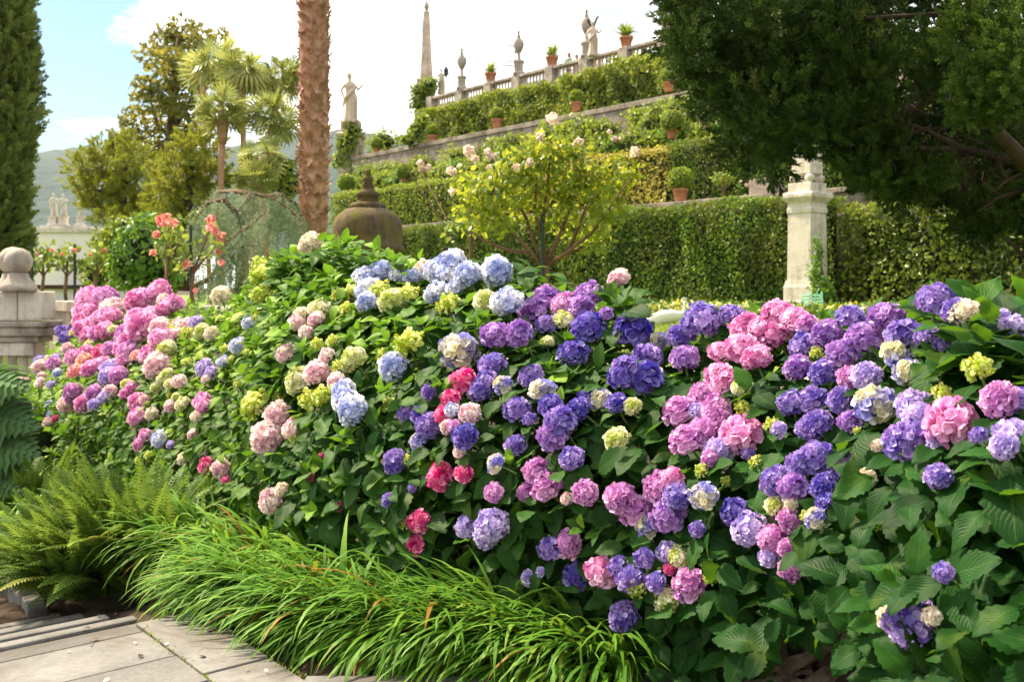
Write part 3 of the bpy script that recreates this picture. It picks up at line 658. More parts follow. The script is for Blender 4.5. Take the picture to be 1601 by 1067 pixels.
# small things on the lowest terrace
bush('standard_rose', 'small yellowish standard rose between the potted ball and the dark conifer', 'rose', [(1131,278,19,12,Yn(1131,19.6))], M['climber'], .09, 260, core=False, base=P(1131,305,Yn(1131,19.6)), hollow=.3)
bush('low_shrub', 'low pale-flowered shrub right of the yellowish standard rose', 'shrub', [(1168,290,16,12,Yn(1168,19.8))], M['bright'], .09, 260, flowers=[(1160+7*i, 284+(i*5)%9, 3, Yn(1168,19.5), 'petal_pale') for i in range(4)])
bush('low_shrub', 'dark bushy shrub against the stone block beside the conifer', 'shrub', [(1205,262,26,34,Yn(1205,20.8))], M['bright'], .1, 200)
b = MB(); pp = P(1195,300,Yn(1195,19.4)); b.snbox(sof(pp)-.3, sof(pp)+.3, 19.2, 19.8, 3.7, 4.15); tag(b.build('stone_block', M['wallstone'], bevel=.03, origin=pp), 'plain grey stone block on the lowest terrace coping beside the conifer', 'stone block')

# ---------- stone pillar with obelisk on four balls ----------
YP = 20.0; k = YP/FP; base = P(1262, 503, YP); rot = math.atan2(NV[1], NV[0])
pil = thing('stone_pillar', base, 'pale moulded stone pillar carrying an obelisk on four stone balls', 'pillar'); pil.rotation_euler = (0,0,rot)
def loc_part(name, fn, mat, bevel=.012, smooth=False):
    b = MB(); fn(b); me = mesh_np(name, np.concatenate(b.V), [b.F3, b.F4], rnd=b.r3+b.r4, smooth=smooth); return link(name, me, mat, pil, None, bevel, smooth)
def sq(b, prof): b.lathe([(r*k*.72, z*k) for r, z in prof], (0,0,0), square=True)
loc_part('base', lambda b: sq(b, [(37,-6),(37,18),(38,18.2),(38,32),(36,32.2),(36,54),(34,58),(33,64)]), M['limestone'])
loc_part('shaft', lambda b: sq(b, [(30.5,63.8),(29,168)]), M['limestone'])
loc_part('cornice', lambda b: sq(b, [(29.5,167.8),(31,170),(31,176),(29.5,178),(29.5,184),(34,188),(40,193),(40,199),(38,200.5),(29,201),(29,216)]), M['limestone'])
for sx in (-1,1):
    for sy in (-1,1): loc_part('ball', lambda b: b.ball((sx*17*k*.8, sy*17*k*.8, 223*k), 7.5*k, 14, 10), M['limestone'], 0, True)
loc_part('obelisk_shaft', lambda b: sq(b, [(24,230),(12,430),(9,445),(1,460)]), M['limestone'])
c = Cloud()
bush('climbing_plant', 'bright green climber up the right corner of the stone pillar', 'climber', [(1278,392,9,26,19.2),(1276,430,11,22,19.1),(1285,452,20,20,19.0),(1297,465,14,16,19.0)], M['bright'], .085, 330, hollow=.2, noise=.4, core=False)
# pale green netting around a young plant
base = P(1270, 497, 18.6); t = thing('plant_guard', base, 'pale translucent green netting guard at the foot of the pillar', 'plant guard')
m, tt = nt('green_netting'); p = N(tt, 'ShaderNodeBsdfPrincipled', i_Roughness=.5); p.inputs['Base Color'].default_value = (.45,.75,.6,1); tr = N(tt, 'ShaderNodeBsdfTranslucent'); tr.inputs[0].default_value = (.5,.8,.65,1)
mx = N(tt, 'ShaderNodeMixShader', i_0=.5); tt.links.new(p.outputs[0], mx.inputs[1]); tt.links.new(tr.outputs[0], mx.inputs[2]); oo = N(tt, 'ShaderNodeOutputMaterial'); tt.links.new(mx.outputs[0], oo.inputs[0]); M['net'] = m
b = MB()
for j in range(11):
    a = j/11*6.28; b.tube([base+np.array([.17*math.cos(a), .17*math.sin(a), 0]), base+np.array([.19*math.cos(a+.1), .19*math.sin(a+.1), .28]), base+np.array([.17*math.cos(a+.2), .17*math.sin(a+.2), .46+.04*math.sin(j*2)])], .012, 4)
for z in (.0,.06,.12,.18,.24,.3,.36,.42): b.tube([base+np.array([.18*math.cos(a), .18*math.sin(a), z]) for a in np.linspace(0,6.28,17)], .011, 4)
b.build('netting', M['net'], t)

# ---------- mossy stone dome ----------
YD = 21.0; k = YD/FP; base = P(575, 480, YD); dm = thing('stone_dome', base, 'brown mossy stone dome with a tiered finial behind the hydrangeas', 'dome')
b = MB(); b.lathe([(53*k,-.2),(53*k,84*k),(56*k,86*k),(56*k,95*k),(53*k,97*k),(54*k,112*k),(54.5*k,122*k),(53*k,131*k),(49*k,140*k),(42*k,147*k),(34*k,152*k),(26*k,155*k)], base, 40); b.build('dome', M['moss'], dm, smooth=True)
b = MB(); b.lathe([(29*k,153*k),(29*k,159*k),(25*k,162*k),(17*k,164*k),(16*k,171*k),(19*k,173*k),(19*k,178*k),(12*k,181*k),(9*k,187*k),(10*k,189*k),(7*k,194*k),(9*k,199*k),(8*k,203*k),(4*k,206*k),(5*k,209*k),(4*k,213*k),(1*k,216*k)], base, 22); b.build('finial', M['moss'], dm, smooth=True)

# ---------- stone pier and ball finials on the left ----------
YB = 13.6; k = YB/FP
def bx_px(b, x0, x1, y0, y1, d0, d1, rnd=.5):   # picture-measure box at distance
    a = P(x0, y1, YB); c_ = P(x1, y0, YB); b.box((a[0], YB+d0, a[2]), (c_[0], YB+d1, c_[2]), rnd=rnd)
base = P(0, 690, YB); pier = thing('stone_pier', base, 'weathered stone pier with heavy cornice and short columns by the pink hydrangeas', 'pier')
b = MB(); bx_px(b, -90, 26, 456, 501, 0, .45); bx_px(b, 26.6, 64, 456, 501, .01, .45); b.build('parapet_block', M['limestone'], pier, bevel=.02)
b = MB(); bx_px(b, -96, 72, 503, 512, -.08, .52); bx_px(b, -94, 69, 512.2, 526, -.05, .5); bx_px(b, -90, 60, 526.2, 536, 0, .45); b.build('cornice', M['oldstone'], pier, bevel=.02)
b = MB(); bx_px(b, -90, 12, 536.5, 557, .05, .4); bx_px(b, 13, 50, 536.5, 557, .03, .4); b.build('frieze', M['limestone'], pier, bevel=.01)
for x in (-60,-38,-16,8,26,44):
    q = MB(); q.lathe([(8*k,0),(8*k,4*k),(6.5*k,6*k),(7.5*k,30*k),(6.5*k,70*k),(8*k,72*k),(8*k,77*k)], P(x, 634, YB)+np.array([0,.2,0]), 12); q.build('short_column', M['limestone'], pier, smooth=True)
b = MB(); bx_px(b, -96, 66, 634, 700, -.05, .5); b.build('footing', M['oldstone'], pier, bevel=.02)
for x, dy, lab in ((3, .30, 'rear stone ball finial at the left edge on the pier'), (29, .0, 'front stone ball finial on a flared foot on the pier')):
    o_ = P(x, 456, YB)+np.array([0,dy,0]); s_ = 1.0+dy*.15
    t = thing('ball_finial', o_, lab, 'finial', 'ball finials on the stone pier')
    b = MB(); b.lathe([(27*k*s_,0),(27*k*s_,8*k),(24*k*s_,12*k),(16*k*s_,22*k),(14*k*s_,29*k)], o_, 22); b.build('foot', M['oldstone'], t, smooth=True)
    b = MB(); b.ball(o_+np.array([0,0,47*k*s_]), 21*k*s_, 22, 16, .012); b.build('ball', M['oldstone'], t, smooth=True)
# ---------- white building with statues ----------
YW = 46.0; k = YW/FP; base = P(85, 460, YW); wb = thing('white_building', base, 'white walled garden building with three statues along its parapet', 'building')
def wx(b, x0, x1, y0, y1, d0, d1): a = P(x0, y1, YW); c_ = P(x1, y0, YW); b.box((a[0], YW+d0, a[2]), (c_[0], YW+d1, c_[2]))
b = MB(); wx(b, 60, 137, 364, 470, 0, 7); b.add([P(60,364,YW), P(60,470,YW), P(-40,470,YW), P(-40,420,YW), P(20,384,YW), P(60,364,YW+5), P(60,470,YW+5), P(-40,470,YW+5), P(-40,420,YW+5), P(20,384,YW+5)], [(0,4,3,2,1),(0,5,9,4),(4,9,8,3)]); b.build('wall', M['white_wall'], wb)
b = MB(); wx(b, 57, 140, 356, 364, -.12, 7.1); wx(b, 62, 136, 353, 356, -.05, 7); b.build('parapet', M['limestone'], wb, bevel=.03)
b = MB(); wx(b, 100, 182, 446, 452, -3, 2); b.build('low_roof', M['darkbark'], wb); b = MB(); wx(b, 104, 178, 452, 475, -2.7, 2); b.build('annex_wall', M['white_wall'], wb)
for x, h in ((84,1.05),(99,1.0),(126,.85)):
    draped_statue('parapet_statue', {84:'pale statue on a square pedestal, leftmost on the white building', 99:'pale statue in the middle of the white building parapet', 126:'pale statue on the white building nearest the pine'}[x], P(x, 353, YW+.5), h, .2*h, M['limestone'], pedestal=.45, group='statues on the white building')
# ---------- trees ----------
NEEDLE = [tmpl([(-.10,0,0),(.10,0,0),(-.14,.5,.05),(.14,.5,.05),(0,1,-.06)], [(0,1,3,2),(2,3,4)]), tmpl([(-.07,0,0),(.07,0,0),(-.11,.5,-.05),(.11,.5,-.05),(.02,1,.1)], [(0,1,3,2),(2,3,4)])]
def plume(n=70, L=1.0, spread=.22, curl=.25, w=.30):
    """a feathery evergreen spray: many little scale-leaf blades round a curved axis, along +Y"""
    r = np.random.RandomState(n+int(curl*100)); c = Cloud()
    t = r.rand(n)**.8; a = r.rand(n)*6.28; rad = spread*(1-t*.75)*r.rand(n)**.6
    base = np.stack([np.cos(a)*rad, t*L*.85, np.sin(a)*rad+curl*t*t], 1)
    d = np.stack([np.cos(a)*.55, np.full(n, 1.0), np.sin(a)*.55+curl*t], 1)+r.normal(size=(n,3))*.22
    Mx = frames(d, r.normal(size=(n,3)), r.uniform(.13,.26,n)); Mx[:,:,0] *= w/.3*1.1
    tm = NEEDLE[0]; V = (np.einsum('mij,nj->mni', Mx, tm[0])+base[:,None]).reshape(-1,3); off = np.arange(n)*5
    return V, {q: (f[None]+off[:,None,None]).reshape(-1,q) for q, f in tm[1].items()}, np.zeros((len(V),2))
PLUME = [plume(60,1,.22,.2), plume(52,1,.26,-.1), plume(66,1,.18,.35)]
def crown(c, blobs, tm, size, dens, up=0., outw=.8, hollow=.5, jit=.7, noise=.25, zsq=1.0):
    for i, (px, py, rx, ry, Y) in enumerate(blobs):
        k = Y/FP; cen = P(px, py, Y); rad = np.array([rx*k, (rx+ry)/2*k, ry*k]); A = 4*math.pi*(rx*k)*(ry*k); n = max(20, int(A*dens))
        d = rand_dirs(n); rr = (hollow+(1-hollow)*rs.rand(n)**.6)*(1+wob(d*2, 1, i+int(px))*noise); T = cen+d*rr[:,None]*rad
        ax = unit(d*outw+rand_dirs(n)*jit+np.array([0,0,up])); nor = unit(d+rand_dirs(n)*.8+np.array([0,0,.3])); ch = rs.randint(0,len(tm),n)
        Mx = frames(ax, nor, size*rs.uniform(.65,1.3,n)); r = np.clip(rs.normal(.45,.2,n)+rs.normal()*.12, 0, 1)
        for q in range(len(tm)): m = ch == q; c.put(tm[q], Mx[m], T[m], r[m])
def tree(name, label, cat, base, limbs, blobs, mat, tm, size, dens, bark='bark', group=None, core=None, **k):
    t = thing(name, base, label, cat, group)
    b = MB()
    for pts, rad in limbs: b.tube(pts, rad, 9, jit=.12)
    b.build('trunk', M[bark], t, smooth=True)
    c = Cloud(); crown(c, blobs, tm, size, dens, **k); c.build('crown', M[mat] if isinstance(mat, str) else mat, t)
    return t
M['cypress'] = leaf_mat('cypress_leaf', [(0,(.08,.12,.024)),(.6,(.20,.26,.06)),(1,(.33,.38,.10))], (.34,.42,.08), .3, .6)
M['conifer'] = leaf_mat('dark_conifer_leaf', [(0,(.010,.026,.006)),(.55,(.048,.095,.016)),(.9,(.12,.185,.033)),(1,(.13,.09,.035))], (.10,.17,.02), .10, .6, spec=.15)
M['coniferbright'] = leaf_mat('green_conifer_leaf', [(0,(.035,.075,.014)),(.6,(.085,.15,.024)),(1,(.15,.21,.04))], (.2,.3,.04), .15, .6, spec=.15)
M['pine'] = leaf_mat('pine_leaf', [(0,(.08,.12,.014)),(.6,(.22,.26,.026)),(1,(.36,.37,.05))], (.5,.5,.05), .36, .55)
M['oak'] = leaf_mat('tall_tree_leaf', [(0,(.06,.085,.015)),(.6,(.15,.175,.035)),(1,(.28,.27,.07))], (.5,.42,.06), .36, .4)
M['palm'] = leaf_mat('palm_leaf', [(0,(.11,.16,.03)),(.6,(.25,.31,.06)),(1,(.50,.48,.17))], (.5,.52,.12), .42, .4)
M['cedar'] = leaf_mat('blue_cedar_leaf', [(0,(.14,.20,.11)),(.6,(.27,.34,.20)),(1,(.40,.46,.29))], (.3,.38,.2), .25, .6)
M['rose'] = leaf_mat('rose_leaf', [(0,(.08,.14,.012)),(.55,(.17,.27,.025)),(.88,(.32,.40,.04)),(1,(.50,.40,.04))], (.62,.62,.05), .45, .4)
M['roseleft'] = leaf_mat('young_rose_leaf', [(0,(.08,.14,.02)),(.6,(.18,.27,.04)),(1,(.34,.38,.07))], (.45,.52,.08), .35, .45)
# cypress at the left edge
Yc = 24.0
tree('cypress_tree', 'tall dense column of a cypress at the left edge of the garden', 'cypress', P(0,470,Yc), [([P(0,470,Yc), P(0,100,Yc), P(-5,-250,Yc)], [.25,.18,.05])],
     [(-6,y,50+9*math.sin(y*.013)-max(0,(60-y))*.10,62,Yc) for y in range(-330,420,34)], 'cypress', PLUME, .36, 40, up=.9, outw=.45, hollow=.72, jit=.35, noise=.16)
b = MB(); b.tube([P(-4,420,Yc), P(-4,-300,Yc)], [.55,.35], 12); o = b.build('branch_core', M['core'], [x for x in bpy.data.objects if x.name == 'cypress_tree'][0], smooth=True)
# tall airy tree
YT = 40
bl = [(285,50,34,26),(260,62,30,24),(318,58,24,16),(345,52,14,9),(240,88,26,22),(275,95,34,24),(300,80,26,18),(255,125,32,22),(225,135,24,18),(290,130,32,22),(235,160,30,20),(208,178,22,14),(265,165,32,22),(300,170,32,24),(240,195,30,18),(210,210,22,16),(270,205,30,20),(300,215,30,24),(235,232,30,18),(265,245,32,20),(330,120,20,18),(320,200,24,24),(290,260,30,20),(195,190,14,10)]
tree('broadleaf_tree', 'tall airy tree with sky showing through its crown behind the palms', 'tree', P(272,455,YT), [([P(272,455,YT), P(270,300,YT), P(268,200,YT), P(278,60,YT)], [.32,.26,.2,.05])]+[([P(270,y,YT), P((270+x)/2,y-25,YT+.3), P(x,y2,YT+.5)], [.12,.08,.03]) for y,x,y2 in ((280,215,200),(260,320,200),(220,225,130),(200,310,120),(150,250,75),(130,310,65),(250,235,232),(300,200,235))],
     [(x,y,rx*.86,ry*.86,YT+rs.uniform(-1.4,1.4)) for x,y,rx,ry in bl], 'oak', SMALL, .25, 46, outw=.5, hollow=.25, noise=.35)
# pines with flat spreading pads
def pine(label, base, pads, Y, top):
    lim = [([base, (base+top)/2, top], [.2,.15,.05])]
    for x,y,rx,ry in pads: q = P(x,y+ry*.3,Y); s_ = base+(top-base)*np.clip((q[2]-base[2]-.3)/(top[2]-base[2]),.1,.95); lim.append(([s_, (s_+q)/2+np.array([0,0,.1]), q], [.07,.05,.02]))
    tree('pine_tree', label, 'pine', base, lim, [(x,y,rx*1.12,ry*1.15,Y+rs.uniform(-.9,.9)) for x,y,rx,ry in pads], 'pine', PLUME, .36, 30, up=.5, outw=.6, hollow=.3, noise=.3, group='pines behind the rose bushes')
pine('spreading pine with layered yellow-green boughs beside the cypress', P(185,455,30), [(195,222,24,14),(160,238,26,14),(130,262,24,14),(175,262,34,14),(210,250,26,16),(125,292,18,12),(160,290,34,16),(200,290,32,16),(225,270,24,16),(180,322,36,18),(140,320,18,10),(215,325,30,20),(190,350,40,20),(230,350,30,20)], 30, P(195,215,30))
pine('brighter sunlit pine in front of the palm stems', P(285,455,27), [(300,225,26,13),(325,240,24,14),(275,255,26,12),(310,265,34,14),(330,285,26,14),(265,285,28,13),(300,305,36,14),(255,315,26,14),(330,315,22,12),(285,335,40,16),(245,345,26,14),(320,345,24,14)], 27, P(300,220,27))
bush('garden_tree', 'bright yellow-green bush between the weeping cedar and the big palm trunk', 'bush', [(445,265,24,20,26),(455,290,22,20,26),(430,290,20,18,26),(440,330,28,26,25),(415,345,24,20,25)], M['climber'], .16, 110)
bush('garden_tree', 'golden green bush behind the coral roses', 'bush', [(285,352,26,14,22),(320,345,22,16,22),(345,360,24,20,22),(300,375,40,20,22)], M['climber'], .13, 150)
bush('round_shrub', 'big rounded bright green shrub beside the coral roses', 'shrub', [(222,392,44,58,17),(200,418,30,36,17),(248,425,34,32,17)], M['bright'], .12, 200, hollow=.75)
bush('round_shrub', 'dark green shrub below the pine left of the rounded shrub', 'shrub', [(170,400,30,44,24),(192,362,26,28,24),(150,425,26,30,24)], M['box'], .14, 120)
# fan palms
def fan_leaf(nseg=22, span=5.0, droop=.35):
    V, F, U = [], [], []; r = np.random.RandomState(int(droop*100))
    for i in range(nseg):
        a = -span/2+span*(i+.5)/nseg; da = span/nseg*.27; L = .75+.25*math.cos(a*.55)+r.uniform(-.04,.04)
        b0 = len(V); dr = droop*(.7+.6*r.rand())
        V += [(0,.0,0), (math.sin(a-da)*.55*L, math.cos(a-da)*.55*L, -.02-dr*.15), (math.sin(a)*.55*L, math.cos(a)*.55*L, .045-dr*.15), (math.sin(a+da)*.55*L, math.cos(a+da)*.55*L, -.02-dr*.15), (math.sin(a)*.93*L, math.cos(a)*.93*L, -dr*.75), (math.sin(a)*L, math.cos(a)*L, -dr*1.0)]
        F += [(b0,b0+1,b0+2),(b0,b0+2,b0+3),(b0+1,b0+4,b0+2),(b0+2,b0+4,b0+3)]
    b0 = len(V); V += [(-.015,-.9,0),(.015,-.9,0),(.012,0,0),(-.012,0,0)]; F.append((b0,b0+1,b0+2,b0+3))
    return tmpl(V, F)
FANS = [fan_leaf(15,4.4,.10), fan_leaf(14,4.0,.25), fan_leaf(14,4.4,.6)]
def fanpalm(label, px, py, rpx, Y, foot_py=455, lean=0, grp='fan palms in the cluster left of the big trunk', n=34):
    k = Y/FP; top = P(px,py,Y); foot = P(px+lean,foot_py,Y); t = thing('fan_palm', foot, label, 'palm tree', grp)
    b = MB(); b.tube([foot, foot*.66+top*.34, foot*.33+top*.67, top], [.075,.07,.08,.11], 9, jit=.2); b.tube([top-np.array([0,0,.9]), top-np.array([0,0,.35]), top], [.10,.15,.10], 9, jit=.3); b.build('trunk', M['palmbark'], t, smooth=True)
    c = Cloud(); a = rs.rand(n)*6.28; el = np.arcsin(rs.uniform(-.8,.98,n)); d = np.stack([np.cos(a)*np.cos(el), np.sin(a)*np.cos(el), np.sin(el)],1)
    L = rpx*k*.74; T = top+d*L*rs.uniform(.5,.85,n)[:,None]; ax = unit(d+np.array([0,0,-.40])); ch = np.where(el > .5, 0, np.where(el > -.1, 1, 2)); Mx = frames(ax, np.array([0,0,1.])*.5+rand_dirs(n)*1.1, L*rs.uniform(.7,1.15,n))
    for q in range(3): m = ch == q; c.put(FANS[q], Mx[m], T[m], np.clip(rs.normal(.45,.25,m.sum())+(.3 if q == 2 else 0),0,1))
    c.build('crown', M['palm'], t)
fanpalm('fan palm with the highest crown in the cluster, beside the airy tree', 345, 100, 50, 29, lean=2)
fanpalm('fan palm crown in the middle of the cluster, second highest', 378, 112, 48, 28, lean=8)
fanpalm('fan palm touching the big fibrous trunk at the upper right of the cluster', 432, 122, 46, 29, lean=-18)
fanpalm('fan palm with spiky crown in the centre of the cluster', 348, 172, 46, 26, lean=-6)
fanpalm('fan palm with drooping crown just left of the big fibrous trunk', 428, 188, 46, 26, lean=-20)
fanpalm('low fan palm in front of the tall ones, right side of the cluster', 412, 246, 40, 24, lean=0)
fanpalm('fan palm at the left of the cluster in front of the airy tree', 316, 110, 36, 31, lean=12)
fanpalm('low fan palm with pale hanging leaves above the weeping cedar', 398, 285, 34, 23.5)
# big fibrous palm trunk; its crown is far above the picture
YPm = 15.5; k = YPm/FP; foot = P(489,460,YPm); head = foot+np.array([.06,0,8.6])
bp_ = thing('tall_palm', foot, 'big palm with a shaggy brown fibrous trunk rising out of the picture', 'palm tree')
b = MB(); zz = np.linspace(0, 1, 90)
b.tube([foot+(head-foot)*z+np.array([.03*math.sin(z*9),0,0]) for z in zz], [(.165+.05*min(1,z*3.5)+.012*math.sin(z*300)) for z in zz], 22, jit=.14); b.build('trunk', M['palmbark'], bp_, smooth=True)
FLAP = [tmpl([(-.5,0,0),(.5,0,0),(-.45,.45,.05),(.45,.5,.05),(-.3,.8,.22),(.25,.9,.2),(-.32,1.0,.45),(.05,1.15,.5)], [(0,1,3,2),(2,3,5,4),(4,5,7,6)]), tmpl([(-.5,0,0),(.5,0,0),(-.4,.4,.04),(.5,.35,.05),(-.5,.7,.2),(.1,.75,.26),(-.2,.9,.5),(0,.95,.55)], [(0,1,3,2),(2,3,5,4),(4,5,7,6)])]
nfl = 1700; kk_ = np.arange(nfl); z = np.floor(kk_/17)/100+rs.normal(size=nfl)*.0015; a = kk_*6.28/17+np.floor(kk_/17)*2.4+rs.normal(size=nfl)*.12; rr = .16+.05*np.minimum(1,z*3.5)
od = np.stack([np.cos(a), np.sin(a), np.zeros(nfl)],1); T = foot+(head-foot)*z[:,None]+od*rr[:,None]; c = Cloud(); ch = rs.randint(0,2,nfl)
Mx = frames(np.array([0,0,1.])*np.where(rs.rand(nfl)<.9,1,-1)[:,None]+rand_dirs(nfl)*.22, od, np.stack([rs.uniform(.08,.14,nfl), rs.uniform(.10,.20,nfl), rs.uniform(.08,.22,nfl)],1))
for q in range(2): m = ch == q; c.put(FLAP[q], Mx[m], T[m], rs.rand(m.sum()))
c.build('leaf_base', M['palmbark'], bp_)
c = Cloud(); n = 46; a = rs.rand(n)*6.28; el = rs.uniform(-.5,1.3,n); d = np.stack([np.cos(a)*np.cos(el), np.sin(a)*np.cos(el), np.sin(el)],1); Mx = frames(unit(d-np.array([0,0,.2])), np.array([0,0,1.])+rand_dirs(n)*.3, np.full(n,.8)); c.put(FANS[1], Mx, head+d*.8, rs.rand(n)); c.build('crown', M['palm'], bp_)
# weeping blue cedar
YC = 14.5; k = YC/FP; foot = P(372,470,YC); wc = thing('weeping_cedar', foot, 'weeping blue-grey cedar with arching limbs and hanging curtains', 'cedar')
arcs = [[(372,470,0),(378,380,0),(376,330,0),(392,303,.1),(420,308,.2),(450,325,.2),(470,345,.2)], [(376,340,0),(350,312,-.2),(325,318,-.3),(308,338,-.3),(298,370,-.3)], [(392,303,.1),(370,300,.4),(340,300,.6),(318,330,.7)], [(420,308,.2),(440,305,.5),(462,318,.7),(476,350,.7)], [(376,420,0),(350,380,-.4),(392,352,-.5),(410,335,-.5)], [(300,450,-.2),(330,435,-.2),(350,400,-.3),(372,380,-.2)]]
b = MB(); pts = []
for A in arcs:
    q = [P(x,y,YC+d) for x,y,d in A]; b.tube(q, list(np.linspace(.07 if A is arcs[0] else .045, .015, len(q))), 8, jit=.1)
    for i in range(len(q)-1):
        if A is arcs[0] and i < 2: continue
        for f in np.linspace(0,1,14): pts.append(q[i]*(1-f)+q[i+1]*f)
b.build('trunk', M['twig'], wc, smooth=True)
c = Cloud(); TUFT = [plume(14,1,.30,0,.5), plume(12,1,.34,.1,.5)]
TT, DD = [], []
for p in pts:
    if rs.rand() < .3: continue
    for _ in range(2):
        L = rs.uniform(.12,.7) if rs.rand() < .7 else rs.uniform(.6,1.2); q = p+rs.normal(size=3)*np.array([.05,.16,.04]); z0 = q[2]; x_ = rs.normal()*.04
        L = min(L, max(.1, q[2]-1.15))
        for h in np.arange(0, L, .075): TT.append(q+np.array([x_*h, rs.normal()*.012, -h])); DD.append(np.array([rs.normal()*.25, rs.normal()*.25, -1.]))
TT = np.array(TT); DD = np.array(DD); ch = rs.randint(0,2,len(TT)); Mx = frames(DD, rand_dirs(len(TT)), rs.uniform(.09,.14,len(TT)))
for q in range(2): m = ch == q; c.put(TUFT[q], Mx[m], TT[m], np.clip(rs.normal(.45,.2,m.sum()),0,1))
c.build('crown', M['cedar'], wc)
# ---------- rose trees ----------
def rose_flower(c, cen, r, n=44):
    d = rand_dirs(n, .25); rr = rs.uniform(.25,.8,n); c.put(ROSEP, frames(unit(np.cross(d, rand_dirs(n))+d*.6), d, np.full(n, r*.72)), cen+d*(rr*r)[:,None], rs.rand(n), rs.rand(n))
def rose_tree(name, label, foot, limbs, blobs, mat, size, dens, flowers, pm, stake=None, group=None, tm=None, bark='twig', **k):
    t = tree(name, label, 'rose tree', foot, limbs, blobs, mat, tm or ROSELEAF, size, dens, bark=bark, group=group, **k)
    for (px,py,r,Y) in flowers:
        c = Cloud(); cen = P(px,py,Y); rose_flower(c, cen, r*.85*Y/FP); c.build('rose', M[pm], t)
    return t
ROSELEAF = [broad_leaf(.62,.2,.3,4,2,.05), broad_leaf(.55,.35,.15,4,2,.05), broad_leaf(.68,.1,.45,4,2,.05)]
YR = 9.2
f0 = P(856,520,YR); fk = P(852,415,YR)
lim = [([f0, P(854,460,YR), fk], [0.04,.036,.04])]
for pts in ([(850,418),(828,392),(800,362),(770,345),(735,330)], [(852,415),(835,380),(822,340),(800,300),(780,262)], [(853,412),(848,370),(852,320),(858,270),(862,220)], [(855,412),(872,375),(890,330),(905,285),(912,245)], [(856,415),(890,392),(925,365),(950,330),(985,280)], [(856,414),(880,400),(915,385),(945,372)], [(830,395),(795,392),(760,378),(735,362)], [(890,392),(905,352),(918,320),(940,300)], [(800,362),(770,330),(742,290)], [(848,370),(836,330),(838,290),(845,250)]):
    dy = rs.uniform(-.35,.35); q = [P(x,y,YR+dy*i/len(pts)) for i,(x,y) in enumerate(pts)]; lim.append((q, list(np.linspace(.022,.006,len(q)))))
bl = [(770,300,44,40),(740,325,32,34),(810,270,46,40),(850,262,46,42),(890,272,44,40),(930,290,46,38),(965,275,34,30),(900,320,52,36),(950,330,36,34),(830,310,52,34),(780,345,38,24),(730,290,26,30),(845,228,40,22),(890,235,36,22),(915,365,46,20),(820,240,34,22),(740,350,22,20),(990,268,18,16),(860,345,40,18),(935,385,26,14)]
rose_tree('rose_tree', 'wide rose tree with glowing yellow-green leaves on a staked stem before the hedge', f0, lim, [(x,y,rx,ry,YR+rs.uniform(-.25,.25)) for x,y,rx,ry in bl], 'rose', .068, 290, [(733,236,11,YR-.2),(705,268,9,YR-.2),(865,187,11,YR),(845,214,8,YR-.1),(905,224,9,YR),(992,238,9,YR),(829,254,8,YR-.35),(707,300,7,YR-.2),(808,262,7,YR-.35),(765,262,6,YR-.3),(742,248,7,YR)], 'petal_pale', hollow=.15, outw=.5, noise=.35)
b = MB(); b.tube([P(848,520,YR-.05), P(848,335,YR-.05)], .017, 8); tag(b.build('plant_stake', M['metal'], origin=P(848,520,YR-.05)), 'dark stake tied to the stem of the wide rose tree', 'stake')
# slim sapling with stakes and guy wires
Ys = 10.5; f0 = P(738,500,Ys)
tree('sapling', 'slim bare-stemmed sapling with a few leaves left of the wide rose tree', 'sapling', f0, [([f0, P(736,420,Ys), P(737,350,Ys), P(733,300,Ys)], [.03,.026,.022,.008])], [(732,330,22,18,Ys),(715,345,14,10,Ys),(745,345,12,12,Ys),(700,365,10,8,Ys)], 'roseleft', ROSELEAF, .07, 40, bark='twig', hollow=.1)
for (a, b_), lab in ((((628,252),(738,415)), 'thin guy wire slanting down to the sapling, upper one'), (((655,262),(700,345)), 'short guy wire slanting beside the sapling')):
    b = MB(); b.tube([P(*a,Ys+.6), P(*b_,Ys)], .006, 5); tag(b.build('guy_wire', M['twig'], origin=P(*b_,Ys)), lab, 'wire')
b = MB(); b.tube([P(708,378,Ys-.3), P(730,415,Ys-.1), P(745,445,Ys-.1)], .016, 6); tag(b.build('plant_stake', M['greenstem'], origin=P(745,445,Ys-.1)), 'pale slanting stake leaning at the sapling', 'stake')
# coral standard roses
Yk = 11.0
def std(label, px, foot_py, fork_py, blobs, fl, mat, pm, Y, size=.075, dens=80, grp=None, r=.02):
    f0 = P(px,foot_py,Y); lim = [([f0, P(px-2,(foot_py+fork_py)/2,Y), P(px,fork_py,Y)], [r*1.2,r,r])]
    for x,y,rx,ry in blobs: lim.append(([P(px,fork_py,Y), P((px+x)/2+rs.uniform(-4,4),(fork_py+y)/2+3,Y), P(x,y,Y)], [r*.7,r*.5,r*.2]))
    return rose_tree('standard_rose', label, f0, lim, [(x,y,rx,ry,Y+rs.uniform(-.2,.2)) for x,y,rx,ry in blobs], mat, size, dens, [(x,y,q,Y-rs.uniform(0,.25)) for x,y,q in fl], pm, group=grp, hollow=.15, outw=.5, noise=.4)
std('coral-flowered standard rose beside the rounded green shrub', 262, 485, 405, [(262,370,18,16),(285,375,16,14),(250,395,16,14),(275,400,18,12),(268,355,12,10)], [(250,346,9),(260,341,9),(272,349,8),(245,367,7),(239,396,6),(258,350,7)], 'roseleft', 'petal_coral', Yk, grp='coral standard roses')
std('coral-flowered standard rose on arching stems in front of the weeping cedar', 302, 485, 428, [(300,390,20,14),(325,372,20,14),(338,385,16,14),(318,405,18,10),(330,350,10,10),(290,412,14,10)], [(330,343,8),(330,357,9),(345,369,9),(292,413,8),(341,395,6),(346,411,6),(305,455,5),(335,362,7)], 'roseleft', 'petal_coral', Yk, grp='coral standard roses')
